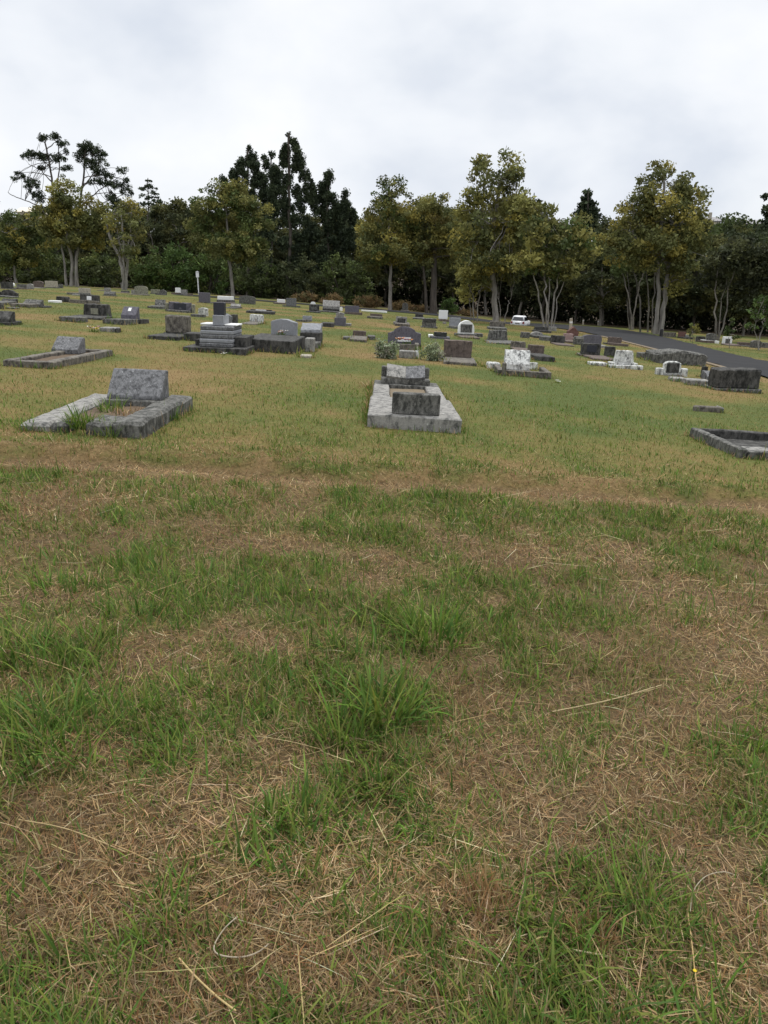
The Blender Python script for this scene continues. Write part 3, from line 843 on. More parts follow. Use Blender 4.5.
def build_wood():
    rng = np.random.default_rng(77)
    protos = []
    for k in range(4):
        # prototype trees about 13 m tall standing on their own origin
        t = thing('woodland_tree', 'dark evergreen tree crowded among others in the wood behind the front row of trees', 'tree', (0, 0, 0), group=BACK)
        CC = []; CO = []; paths = []
        P = curve((0, 0, -.5), (rng.normal(0, .6), rng.normal(0, .6), 9.5), 0, 7, .15, rng)
        paths.append((P, np.linspace(.24, .08, 7)))
        cols = np.array(WOODC)
        for i in range(64):
            z = rng.uniform(3.4, 12.4)
            R = 3.7 * math.sin(min(1, (z - 2.3) / 10.6) * PI) ** .55
            a = rng.uniform(0, 2 * PI); r = R * rng.random() ** .45
            c = np.array((r * math.cos(a), r * math.sin(a), z + rng.normal(0, .3)))
            n = int(rng.uniform(80, 150)); rc = rng.uniform(.6, 1.15)
            o = rng.normal(0, .5, (n, 3)); o[:, 2] *= .7
            CC.append(c + o * rc)
            CO.append(cols[rng.integers(len(cols))] * rng.uniform(.75, 1.3) * np.clip(rng.normal(1, .18, (n, 1)), .5, 1.6))
            if i % 5 == 0:
                j = int(np.argmin(np.abs(P[:, 2] - (z - 1.5))))
                paths.append((curve(P[j], c, .3, 5, .1, rng), np.linspace(.09, .03, 5)))
        V, q = tubes(paths, 6)
        npmesh('trunk', V, [q], M['bmid' if k % 2 else 'bdark'], t, smooth=True)
        leaf_mesh('crown', np.concatenate(CC), .19, np.concatenate(CO), t, rng)
        protos.append(t)
    TOPS = [(-40,205), (0,200), (20,215), (60,212), (110,212), (150,206), (175,198), (200,214), (260,220), (340,210), (365,212), (430,198), (455,208), (540,205), (560,216), (578,236), (600,236), (612,218), (640,215), (690,226), (705,242), (730,248), (768,250), (820,244)]
    used = set()
    def put(px, Y, top, lean=0):
        k = int(rng.integers(4))
        pr = protos[k]
        if k in used:
            r = pr.copy(); COL.objects.link(r)
            for ch in pr.children:
                c = ch.copy(); COL.objects.link(c); c.parent = r
        else:
            r = pr; used.add(k)
        p = at(px, 300, Y); p.z = Gs(p.x, p.y)
        zt = at(px, top, Y).z
        h = max(5, zt - p.z)
        s = h / 12.9
        r.location = p; r.rotation_euler = (0, 0, rng.uniform(0, 6.28)); w = s * rng.uniform(.92, 1.2) if s < 1.3 else s * rng.uniform(.75, .95)
        r.scale = (w, w, s)
    xs = [x for x, _ in TOPS]; ys = [y for _, y in TOPS]
    for row, (off, drop, step) in enumerate([(8, 16, 30), (17, 5, 27), (30, -1, 26)]):
        px = -45 + row * 11
        while px < 815:
            Yf = np.interp(px, [0, 260, 480, 560, 768], [104, 108, 97, 84, 70]) + off
            top = np.interp(px, xs, ys) + drop + rng.normal(0, 6)
            put(px, Yf + rng.uniform(-2.5, 2.5), top)
            px += step * rng.uniform(.8, 1.2)
    # canopy climbing the hill behind at the right: a mass no one could count
    n = 26000
    th = rng.uniform(np.arctan((655 - 384) / F), np.arctan((840 - 384) / F), n); R = rng.uniform(150, 265, n)
    x = R * np.sin(th); y = R * np.cos(th)
    z = G(x, y) + 7.5 * vnoise(x * .13, y * .13, 66) ** .6 + rng.uniform(-3, .6, n)
    cols = np.array([(.045,.06,.022), (.06,.08,.026), (.035,.045,.02), (.08,.085,.03)])
    ci = (vnoise(x * .11, y * .11, 67) * 3.99).astype(int)
    o = leaf_mesh('hillside_wood', np.stack([x, y, z], -1), .55, cols[ci] * np.clip(rng.normal(1, .2, (n, 1)), .5, 1.6), None, rng); o['kind'] = 'stuff'
    # undergrowth deep in the wood
    n = 46000
    th = rng.uniform(-.62, .62, n)
    x0 = np.tan(th)
    Yb = np.interp(x0, [-.53, -.17, .13, .24, .53], [114, 112, 108, 98, 88]) + rng.uniform(0, 9, n)
    x = x0 * Yb
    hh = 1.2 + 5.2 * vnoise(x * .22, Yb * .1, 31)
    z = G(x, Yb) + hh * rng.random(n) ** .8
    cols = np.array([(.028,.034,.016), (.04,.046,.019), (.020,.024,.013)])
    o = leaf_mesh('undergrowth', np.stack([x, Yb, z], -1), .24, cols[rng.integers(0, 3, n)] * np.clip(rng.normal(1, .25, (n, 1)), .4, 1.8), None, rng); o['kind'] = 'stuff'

def shrub(name, label, px, py, w, h, cols, seed, Y=None, leaf=.07, rc=.16, per=40, cat='shrub', group=None, up=False, nmul=1.0):
    """a leafy shrub w x h pixels as seen, standing on the ground at (px,py)"""
    rng = np.random.default_rng(seed + 900)
    if Y is None: b = hit(px, py)
    else:
        b = at(px, py, Y); b.z = Gs(b.x, b.y)
    t = thing(name, label, cat, b, group=group)
    mp = depth(b.y, b.z) / F
    W, H = w * mp / 2, h * mp
    cols = np.array(cols)
    nc = max(8, int(nmul * 10 * (W * W * H) ** .6 / (rc * rc * 4)))
    d = rng.normal(0, 1, (nc, 3)); d /= np.linalg.norm(d, axis=1)[:, None]
    d *= (rng.random(nc) ** .4)[:, None]
    c = d * np.array([W, W * .9, H * .55]); c[:, 2] = np.abs(c[:, 2] + H * .42)
    k = per
    idx = np.repeat(np.arange(nc), k)
    o = rng.normal(0, .55 * rc, (nc * k, 3)); o[:, 2] *= (1.5 if up else .75)
    C = c[idx] + o; C[:, 2] = np.maximum(C[:, 2], .02)
    col = cols[rng.integers(0, len(cols), nc)][idx] * np.clip(rng.normal(1, .2, (nc * k, 1)), .5, 1.6)
    leaf_mesh('foliage', C, leaf, col, t, rng, .45)
    st = [(curve((rng.normal(0, .06 * W), rng.normal(0, .06 * W), -.05), c[i], 0, 4, .02 * H, rng), np.linspace(.02, .008, 4) * max(1, H)) for i in rng.choice(nc, min(nc, 9), replace=False)]
    V, q = tubes(st, 5); npmesh('stem', V, [q], M['bdark'], t)
    return t

def build_shrubs():
    S = shrub
    g = 'green shrubs under the trees'
    for i, (px, py, w, h, Y, lab, cols) in enumerate([
        (178, 292, 62, 48, 100, 'large bright green rounded shrub left of the sign post', BRIGHT),
        (208, 292, 48, 46, 101, 'green shrub directly behind the white topped sign post', BRIGHT + GREEN),
        (150, 290, 46, 36, 99, 'green shrub right behind the thin crowned tree', BRIGHT[:1] + GREEN),
        (100, 288, 50, 34, 101, 'dark olive shrub between the three trunked tree and the thin tree', DARK[:2] + GREEN),
        (45, 287, 58, 34, 102, 'dark green shrub left of the three trunked tree', DARK[:2] + GREEN),
        (-2, 284, 50, 34, 103, 'dark shrub cut off by the left edge of the photo', DARK[:2] + GREEN[:3]),
        (258, 297, 50, 40, 101, 'dark green shrub under the right half of the broad olive tree', DARK[:2] + GREEN[:3]),
        (300, 302, 60, 44, 102, 'dark shrub at the foot of the tallest pine', DARK),
        (346, 305, 56, 50, 101, 'dark shrub between the dark pines and the narrow olive tree', DARK[:2] + GREEN[:2]),
        ]):
        S('shrub', lab, px, py, w, h, cols, i, Y, leaf=.17, rc=.55, per=44, group=g)
    S('green_bush', 'small bright green bush in front of the dark trunked tree', 448, 312, 18, 16, BRIGHT, 21, 90, leaf=.12, rc=.35)
    tan = [(.17, .115, .055), (.21, .15, .07), (.12, .08, .04), (.11, .10, .045)]
    for i, (px, py, w, h, Y, lab) in enumerate([
        (305, 305, 26, 10, 92, 'dry orange brown bush left of two others at the wood edge'), (332, 306, 24, 10, 92, 'dry tan bush, middle one of three at the wood edge'),
        (367, 307, 30, 13, 91, 'dry yellow brown bush left of the slim grey trunk'), (401, 309, 24, 9, 90, 'low dry orange bush around the upright stone beyond the road'),
        (420, 310, 18, 7, 91, 'low tan bush left of the dark trunk'), (468, 314, 22, 6, 90, 'flat strip of dry orange bracken behind the small multi stemmed tree')]):
        S('dry_bush', lab, px, py, w, h, tan, 40 + i, Y, leaf=.10, rc=.3, group='dry bushes at the wood edge')
    lav = [(.24, .28, .17), (.32, .36, .22), (.17, .21, .12), (.27, .26, .20)]
    S('lavender_bush', 'grey green spiky bush left of the scalloped grave', 387, 358.5, 24, 17, lav, 60, None, .035, .09, 44, up=True, nmul=.7)
    S('lavender_bush', 'grey green spiky bush between the scalloped grave and the wide dark stone', 433, 360.5, 21, 17, lav, 61, None, .035, .09, 44, up=True, nmul=.7)

def house(label, px, ytop, w, Y, wall, roof, chimney, d=7, h=3.2, rise=1.5):
    p = at(px, ytop, Y); g = Gs(p.x, p.y)
    mp = depth(Y, p.z) / F
    W = w * mp / 2
    t = thing('house', label, 'house', (p.x, p.y, g))
    zt = p.z - g
    e = zt - rise
    bm = bmesh.new(); prism(bm, [(-W, -1), (W, -1), (W, e), (-W, e)], 0, d, 'Y', 0); bmobj('wall', bm, M[wall], t)
    bm = bmesh.new(); prism(bm, [(-.5, e - .05), (d + .5, e - .05), (d + .5, e + .1), (d / 2, zt), (-.5, e + .1)], -W - .5, W + .5, 'X', 0); r = bmobj('roof', bm, M[roof], t)
    if chimney:
        bm = bmesh.new(); box(bm, W * .6, W * .6 + .8, d * .4, d * .4 + .8, zt - .8, zt + 1.3, .02); bmobj('chimney', bm, M['beige'], r)
    for x in (-.55, .1, .6):
        bm = bmesh.new(); box(bm, W * x - .5, W * x + .5, -.06, -.003, e - 1.9, e - .7, .01); bmobj('window', bm, M['glass'], t)

def build_houses():
    house('cream house with a pale roof glimpsed through the trees at left', 26, 206, 20, 205, 'wall', 'wall', False)
    house('house with a low grey roof and a chimney on the hill at right', 703, 216, 34, 235, 'wall', 'roof', True, h=3)
    house('dark roofed house half hidden by trees on the far right hill', 752, 219, 24, 250, 'brown', 'roof', False)

# ================================================================== GRAVES
GROUP = 'graves spread over the cemetery lawn'

def poly(kind, W, H):
    w = W / 2
    if kind == 'rect': return [(-w, 0), (w, 0), (w, H), (-w, H)]
    if kind == 'round':
        r = min(w, H * .6)
        return [(-w, 0), (w, 0)] + [(w * math.cos(a), H - r + r * math.sin(a)) for a in np.linspace(0, PI, 13)]
    if kind == 'arch':
        r = .28 * H
        return [(-w, 0), (w, 0)] + [(w * math.cos(a), H - r + r * math.sin(a)) for a in np.linspace(0, PI, 11)]
    if kind == 'gable': return [(-w, 0), (w, 0), (w, H * .6), (0, H), (-w, H * .6)]
    if kind == 'peak': return [(-w, 0), (w, 0), (w, H * .88), (w * .25, H), (-w * .25, H), (-w, H * .88)]
    if kind == 'scallop':
        p = [(-w, 0), (w, 0), (w, H * .62), (w * .82, H * .66)]
        p += [(w * .68 * math.cos(a), H * .66 + H * .34 * math.sin(a)) for a in np.linspace(.15, PI - .15, 9)]
        return p + [(-w * .82, H * .66), (-w, H * .62)]
    if kind == 'trap': return [(-w, 0), (w, 0), (w * .82, H), (-w * .82, H)]
    raise ValueError(kind)

def grave(label, px, by, w, h, kind='rect', mat='conc', d=None, base=None, kerb=None, kerbmat=None, fill='soil', slab=None, plaque=None,
          side=None, dx=0, name='gravestone', bev=None, turn=0, lean=0, group=GROUP, foot=True):
    p = hit(px, by)
    mp = depth(p.y, p.z) / F
    W, H = w * mp, h * mp
    rr = random.Random(label)
    turn += rr.uniform(-.09, .09)
    t = thing(name, label, 'grave' if (kerb or slab) else 'gravestone', p, (rr.uniform(-.03, .03), math.atan(TILT) * .6 + rr.uniform(-.03, .03), turn), group)
    z0 = 0
    if d is None: d = .16
    bv = .014 if bev is None else bev
    dp = d + .12
    if base:
        wf, hp, dp, bmn = base
        bw, bh = W * wf / 2, hp * mp
        bm = bmesh.new(); box(bm, -bw, bw, -.04, dp, -.15, bh, .014); bmobj('plinth', bm, M[bmn], t)
        z0 = bh - .006
    y0 = .05 if base else 0
    bm = bmesh.new()
    if kind == 'desk':      # sloping desk-shaped stone: profile in y,z
        dd = max(d, .3)
        prism(bm, [(y0, z0), (y0 + dd, z0), (y0 + dd, z0 + H), (y0 + dd * .72, z0 + H), (y0, z0 + H * .32)], -W / 2, W / 2, 'X', bv)
        d = dd
    elif kind == 'barrel':
        prism(bm, [(x, z * 1.0 + z0) for x, z in poly('arch', W, H)], y0, y0 + d, 'Y', bv)
    else:
        q = poly(kind, W, H)
        q = [(x, z + z0 - (0 if base else .12) * (z < .001)) for x, z in q]
        prism(bm, q, y0, y0 + d, 'Y', bv)
    if p.y < 48: wear(bm, max(.07, W * .12), (.03 if W > 1.1 and H > .35 else .006 + min(W, 2) * .006), len(label))
    hs = bmobj('headstone', bm, M[mat], t)
    if lean:
        hs.rotation_euler = (0, lean, 0)
    if plaque:
        pm, pw, ph, pz = plaque       # width, height and centre height as fractions of the stone
        bm = bmesh.new()
        if kind == 'desk':
            dd = d; a = Vector((0, y0, z0 + H * .32)); b = Vector((0, y0 + dd * .72, z0 + H))
            u = (b - a); nrm = Vector((0, -u.z, u.y)).normalized() * .012
            c0 = a + u * (pz - ph / 2); c1 = a + u * (pz + ph / 2)
            vs = [bm.verts.new(v) for v in ((-W * pw / 2, c0.y, c0.z), (W * pw / 2, c0.y, c0.z), (W * pw / 2, c1.y, c1.z), (-W * pw / 2, c1.y, c1.z))]
            f = bm.faces.new(vs); r = bmesh.ops.extrude_face_region(bm, geom=[f])
            for v in r['geom']:
                if isinstance(v, bmesh.types.BMVert): v.co += nrm
        else:
            box(bm, -W * pw / 2, W * pw / 2, y0 - .018, y0 + .02, z0 + H * (pz - ph / 2), z0 + H * (pz + ph / 2), .004)
        bmobj('plaque', bm, M[pm], t)
    if side:                        # low blocks either side of the stone
        sm, sw, sh = side
        for s in (-1, 1):
            bm = bmesh.new(); c = s * (W / 2 + sw * mp / 2 + .01)
            box(bm, c - sw * mp / 2, c + sw * mp / 2, y0 - .02, y0 + .2, -.12, z0 + sh * mp, .02); bmobj('side_block', bm, M[sm], t)
    if p.y > 20 and not kerb and not slab and W > .45 and rr.random() < .75:
        # most of the far stones stand at the head of a low kerbed plot
        Lp = rr.uniform(.9, 1.9); wp = W * rr.uniform(.55, .72); hp = rr.uniform(.05, .15); off = rr.uniform(-.12, .12) * W
        bm = bmesh.new(); box(bm, off - wp, off + wp, -Lp, -.05, -.2, hp, .02); bmobj('grave_plot', bm, M[rr.choice(['dark', 'dark', 'conc', 'brownc', 'brown'])], t)
        FOOT.append((p.x + off - wp, p.x + off + wp, p.y - Lp, p.y))
    KW = 0
    if kerb:
        Lk, KW = kerb; kh = .15; kt = .13; km = M[kerbmat or 'conc']
        x0, x1 = dx - KW / 2, dx + KW / 2; yb = y0 + d + .12; yf = -Lk
        bm = bmesh.new(); box(bm, x0, x0 + kt, yf, yb, -.25, kh, .012); bmobj('kerb_side', bm, km, t)
        bm = bmesh.new(); box(bm, x1 - kt, x1, yf, yb, -.25, kh, .012); bmobj('kerb_side', bm, km, t)
        bm = bmesh.new(); box(bm, x0 + kt + .003, x1 - kt - .003, yf, yf + kt, -.25, kh - .004, .012); bmobj('kerb_end', bm, km, t)
        bm = bmesh.new(); box(bm, x0 + kt + .004, x1 - kt - .004, yf + kt + .004, -.045, -.2, .055, .004); bmobj('grave_fill', bm, M[fill], t)
        if foot: FOOT.append((p.x + x0 - .02, p.x + x1 + .02, p.y + yf - .02, p.y + yb + .02))
    if slab:
        Ls, SW, sh, sm = slab
        bm = bmesh.new(); box(bm, dx - SW / 2, dx + SW / 2, -Ls, -.045, -.2, sh, .014); bmobj('ledger_slab', bm, M[sm], t)
        if foot: FOOT.append((p.x + dx - SW / 2 - .02, p.x + dx + SW / 2 + .02, p.y - Ls - .02, p.y + .3))
    if foot: FOOT.append((p.x - W * .55, p.x + W * .55, p.y - .03, p.y + dp + .05))
    return t

def flat(label, px, by, w, Ld, hgt, mat, name='flat_slab', group=GROUP, turn=0, end=None):
    p = hit(px, by); mp = depth(p.y, p.z) / F; W = w * mp
    t = thing(name, label, 'grave slab', p, (0, math.atan(TILT) * .6, turn), group)
    bm = bmesh.new(); box(bm, -W / 2, W / 2, 0, Ld, -.15, hgt, .02); bmobj('slab', bm, M[mat], t)
    if end:
        em, ew, eh = end
        bm = bmesh.new(); box(bm, W / 2 + .004, W / 2 + ew * mp, .02, .3, -.15, eh * mp, .02); bmobj('end_block', bm, M[em], t)
    FOOT.append((p.x - W / 2 - .02, p.x + W / 2 + .02, p.y - .02, p.y + Ld + .02))
    return t

def flowers(label, px, by, w, mats, seed, name='flower_bunch', Y=None, z=None, cat='flowers', n=14):
    rng = np.random.default_rng(seed)
    p = hit(px, by) if Y is None else at(px, by, Y)
    if z is not None: p.z = z
    mp = depth(p.y, p.z) / F; R = w * mp / 2
    t = thing(name, label, cat, p)
    for k, m in enumerate(mats):
        for i in range(max(2, n // len(mats) // 2)):
            bm = bmesh.new()
            c = Vector((rng.uniform(-1, 1) * R, rng.uniform(-.5, .5) * R, R * rng.uniform(.35, .9)))
            for a in range(6):
                an = a * PI / 3 + rng.uniform(0, .5); s = R * .46
                e = c + Vector((math.cos(an) * s, math.sin(an) * s * .7, s * .5))
                q = Vector((-math.sin(an), math.cos(an), 0)) * s * .35
                vs = [bm.verts.new(v) for v in (c, (c + e) / 2 + q, e, (c + e) / 2 - q)]
                bm.faces.new(vs)
            bmesh.ops.remove_doubles(bm, verts=bm.verts, dist=1e-5); bmobj('bloom', bm, M[m], t)
    rng2 = np.random.default_rng(seed + 1)
    m = 30; P = np.stack([rng2.uniform(-R, R, m) * .7, rng2.uniform(-.4, .4, m) * R, np.full(m, -.01)], -1)
    S = blades(P, rng2.uniform(0, 2 * PI, m), rng2.uniform(.5, .95, m) * R, np.full(m, R * .12), rng2.uniform(.1, .8, m), np.full(m, .4), pal(rng2, m, GREENS), 3)
    o = join_blades('stem', [S], M['grass']); o.parent = t
    return t

def near_left():
    # broken kerbed grave with a desk stone, nearest on the left
    fr = hit(137, 439); bk = hit(197, 410)
    x1 = (fr.x + bk.x) / 2; y0 = fr.y; y1 = bk.y + .05
    x0 = x1 - 1.24
    c = Vector((x1 - .6, y0, 0)); c.z = Gs(c.x, c.y)
    t = thing('grave', 'nearest grave at left, broken wide grey kerb around weeds and a sloping mottled headstone', 'grave', c, (0, math.atan(TILT) * .55, 0), GROUP)
    l = lambda x: x - c.x
    m = lambda y: y - c.y
    D = y1 - y0
    bm = bmesh.new(); box(bm, l(x1) - .30, l(x1), 0, D, -.3, .145, .03); wear(bm, .1, .009, 1); bmobj('kerb_side', bm, M['conc'], t)
    bm = bmesh.new(); box(bm, l(x0), l(x0) + .30, 0, D * .98, -.3, .095, .03); wear(bm, .1, .006, 2); k = bmobj('kerb_side', bm, M['concl'], t); k.rotation_euler = (.015, 0, .012)
    # front kerb: a stub left, a long piece right, gap with weeds between
    bm = bmesh.new(); box(bm, l(x0) + .31, l(x0) + .48, .0, .24, -.3, .10, .03); wear(bm, .07, .008, 3); bmobj('kerb_end', bm, M['conc'], t)
    bm = bmesh.new(); box(bm, l(x1) - .58, l(x1) - .303, .0, .5, -.3, .13, .03); wear(bm, .1, .010, 4); k = bmobj('kerb_end', bm, M['conc'], t); k.rotation_euler = (0, .015, 0)
    bm = bmesh.new(); box(bm, l(x0) + .303, l(x1) - .303, .27, D, -.2, .07, .01); wear(bm, .1, .012, 5); bmobj('grave_fill', bm, M['soil'], t)
    # desk stone on a low base, at the far end
    hw = .36; hx = l((hit(116, 403).x + hit(174, 403).x) / 2) + .10
    ys = hit(145, 414).y - y0
    bm = bmesh.new(); box(bm, hx - .335, hx + .335, ys, ys + .46, -.2, .15, .014); wear(bm, .1, .004, 6); pl = bmobj('plinth', bm, M['conc'], t)
    bm = bmesh.new(); prism(bm, [(ys + .05, .145), (ys + .42, .145), (ys + .42, .475), (ys + .33, .485), (ys + .05, .19)], hx - .325, hx + .325, 'X', .012); wear(bm, .08, .003, 7)
    hs = bmobj('headstone', bm, M['desk'], t)
    FOOT.append((x0 - .01, x1 + .01, y0 - .01, y1))
    for i, (dx_, dy_, n, hg, rd, lb) in enumerate([(.58, .16, 130, .22, .14, 'leafy green weed clump in the gap of the broken front kerb'), (.55, 1.15, 80, .20, .16, 'weed clump with long leaves in the soil before the sloping mottled headstone'),
                                    (.78, .95, 60, .12, .18, 'low withered brown weed clump inside the broken kerb')]):
        q = Vector((x0 + dx_, y0 + dy_, 0)); q.z = Gs(q.x, q.y) + .05
        clump('weed_clump', lb, 0, 0, n, hg, rd, .011, 'weeds', GREENS if i < 2 else DRYS, seed=60 + i, lean=.5, gz=q)
    for i, (px, py, n, hg, lb) in enumerate([(111, 437, 60, .20, 'leafy weed clump growing against the front of the broken kerb'), (172, 420, 60, .17, 'grass clump against the right side of the broken kerb'), (27, 431, 40, .16, 'grass clump at the left front corner of the broken kerb')]):
        clump('weed_clump', lb, px, py, n, hg, .10, .009, 'weeds', seed=70 + i, lean=.4)

def near_centre():
    fl = hit(367, 429); fr = hit(460, 432)
    y0 = (fl.y + fr.y) / 2; x0 = fl.x; x1 = fr.x; cx = (x0 + x1) / 2; W = x1 - x0
    c = Vector((cx, y0, 0)); c.z = Gs(c.x, c.y)
    t = thing('grave', 'nearest grave in the middle, wide concrete slab with standing tablet and open book headstone', 'grave', c, (0, math.atan(TILT) * .7, 0), GROUP)
    w = W / 2
    def P(name, mat, x0, x1, y0, y1, z0, z1, seed, amt=.005, parent=None):
        bm = bmesh.new(); box(bm, x0, x1, y0, y1, z0, z1, .016); wear(bm, .11, amt, seed); return bmobj(name, bm, M[mat], parent or t)
    yA = 1.75; yB = 3.5
    P('front_slab', 'concl', -w, w, 0, yA, -.25, .175, 1)
    P('kerb_side', 'concl', -w * .95, -w * .95 + .26, yA + .01, yB, -.25, .15, 2)
    P('kerb_side', 'concl', w * .95 - .24, w * .95, yA + .01, yB, -.25, .15, 3)
    P('kerb_end', 'conc', -w * .95, w * .95, yB + .005, yB + .55, -.25, .155, 4)
    P('grave_fill', 'tan', -w * .95 + .263, w * .95 - .243, yA + .012, yB, -.2, .09, 5, .008)
    tx = (hit(388, 420).x + hit(436, 420).x) / 2 - cx
    P('tablet', 'conc', tx - .30, tx + .30, .12, .24, .172, .445, 6, .003)
    zb = .15
    hx = -.02
    P('plinth', 'conc', hx - .42, hx + .42, yB + .06, yB + .48, zb, zb + .10, 7, .004)
    P('back_block', 'conc', hx - .42, hx + .42, yB + .36, yB + .5, zb + .095, zb + .27, 8, .004)
    # open book: two sloping pages meeting in a shallow valley
    for s, mt in ((-1, 'concl'), (1, 'desk')):
        bm = bmesh.new()
        a0, a1 = (hx, hx + s * .33)
        y_f, y_b, zf, zbk = yB + .05, yB + .34, zb + .11, zb + .29
        vs = []
        for (x, dz) in ((a0, 0), (a1, .035)):
            vs += [bm.verts.new((x, y_f, zf + dz)), bm.verts.new((x, y_b, zbk + dz)), bm.verts.new((x, y_b + .04, zbk + dz - .08)), bm.verts.new((x, y_f + .04, zf + dz - .06))]
        A, B = vs[:4], vs[4:]
        bm.faces.new(A); bm.faces.new(B[::-1])
        for i in range(4): bm.faces.new((A[i], A[(i + 1) % 4], B[(i + 1) % 4], B[i]))
        bmesh.ops.recalc_face_normals(bm, faces=bm.faces); bmesh.ops.bevel(bm, geom=list(bm.edges), offset=.006, segments=1, affect='EDGES')
        bmobj('book_page', bm, M[mt], t)
    FOOT.append((x0 - .01, x1 + .01, y0 - .01, y0 + yB + .6))
    clump('weed_clump', 'dry brown weed clump at the left rear corner of the middle slab', 371, 388, 60, .16, .2, .01, 'weeds', DRYS, seed=80, lean=.5)

def near_right():
    a = hit(688, 436); b = hit(738, 458)
    x0 = (a.x + b.x) / 2; y0 = b.y; y1 = a.y
    c = Vector((x0 + .6, y0, 0)); c.z = Gs(c.x, c.y)
    t = thing('grave', 'low kerbed grave filled with broken grey slabs, cut off by the right edge', 'grave', c, (0, math.atan(TILT) * .8, 0), GROUP)
    D = y1 - y0
    def P(name, mat, x0, x1, y0, y1, z0, z1, seed, amt=.005):
        bm = bmesh.new(); box(bm, x0, x1, y0, y1, z0, z1, .014); wear(bm, .1, amt, seed); return bmobj(name, bm, M[mat], t)
    P('kerb_side', 'conc', -.6, -.49, 0, D, -.25, .13, 1)
    P('kerb_side', 'conc', .75, .86, 0, D, -.25, .13, 2)
    P('kerb_end', 'dark', -.485, .745, D - .11, D, -.25, .13, 3)
    P('kerb_end', 'conc', -.485, .745, 0, .11, -.25, .10, 4)
    P('grave_fill', 'dark', -.485, .745, .115, D - .115, -.2, .02, 5, .008)
    k = P('broken_slab', 'concl', -.36, .12, .18, .62, .015, .055, 6, .006); k.rotation_euler = (0, .03, .05)
    k = P('broken_slab', 'conc', .14, .60, .16, .60, .018, .06, 7, .006); k.rotation_euler = (.02, -.04, -.06)
    P('headstone', 'conc', .40, .8, .02, .10, .09, .34, 8, .004)
    FOOT.append((x0 - .02, x0 + 1.5, y0 - .02, y1 + .02))

def near_left_second():
    # kerbed plot behind the nearest left grave
    fr = hit(63, 370); bk = hit(105, 355)
    x1 = (fr.x + bk.x) / 2; y0 = fr.y; y1 = bk.y
    c = Vector((x1 - .6, y0, 0)); c.z = Gs(c.x, c.y)
    t = thing('grave', 'low dark kerbed plot with a small sloping white streaked headstone, behind the nearest left grave', 'grave', c, (0, math.atan(TILT) * .6, 0), GROUP)
    D = y1 - y0; xl = hit(-4, 367).x - c.x; xr = x1 - c.x
    def P(name, mat, x0, x1, y0, y1, z0, z1, seed, amt=.005):
        bm = bmesh.new(); box(bm, x0, x1, y0, y1, z0, z1, .014); wear(bm, .12, amt, seed); return bmobj(name, bm, M[mat], t)
    P('kerb_side', 'brownc', xr - .16, xr, 0, D, -.25, .11, 1)
    P('kerb_side', 'brownc', xl, xl + .16, 0, D, -.25, .11, 2)
    P('kerb_end', 'brownc', xl + .163, xr - .163, 0, .16, -.25, .105, 3)
    P('kerb_end', 'brownc', xl + .163, xr - .163, D - .16, D, -.25, .105, 4)
    P('grave_fill', 'soil', xl + .165, xr - .165, .163, D - .163, -.2, .05, 5, .01)
    hx = (hit(57, 356).x + hit(88, 356).x) / 2 - c.x - .12
    bm = bmesh.new(); prism(bm, [(D - .72, .05), (D - .3, .05), (D - .3, .34), (D - .40, .36), (D - .72, .14)], hx - .24, hx + .26, 'X', .012); wear(bm, .09, .003, 7)
    bmobj('headstone', bm, M['desk'], t)
    FOOT.append((c.x + xl, x1 + .01, y0 - .01, y1 + .01))

def stepped():
    p = hit(214, 353); mp = depth(p.y, p.z) / F
    t = thing('stepped_monument', 'tall monument of grey coursed stone carrying a dark tablet, left of the big grey headstone', 'monument', p, (0, math.atan(TILT) * .5, 0), GROUP)
    def P(name, mat, x0, x1, y0, y1, z0, z1, bev=.012):
        bm = bmesh.new(); box(bm, x0 * mp, x1 * mp, y0, y1, z0 * mp - (.15 if z0 == 0 else 0), z1 * mp, bev); return bmobj(name, bm, M[mat], t)
    P('base_course', 'dark', -31, 31, 0, 2.0, 0, 5)
    # coursed block: five thin courses, each stepping in slightly
    for i in range(5):
        z = 5 + i * 4.1; s = 16 - i * .35
        P('stone_course', 'grey' if i % 2 else 'desk', -14 - s * .15, 14 + s * .15, .18 + .03 * i, 1.5, z - .02, z + 3.95, .02)
    P('wing', 'dark', 16.6, 28, .5, 1.7, 4.98, 15)
    P('wing', 'dark', -25, -16.8, .6, 1.7, 4.98, 11)
    P('cap_slab', 'white', -20, -5.6, .7, 1.35, 25.5, 27.2)
    P('cap_slab', 'white', 5.4, 18, .6, 1.35, 25.5, 27.2)
    P('tablet_base', 'grey', -5.4, 5.2, .5, 1.2, 25.5, 36)
    P('tablet', 'polish', -5.6, 5.4, .62, .85, 35.95, 48.5)
    FOOT.append((p.x - 31 * mp, p.x + 31 * mp, p.y - .02, p.y + 2.02))

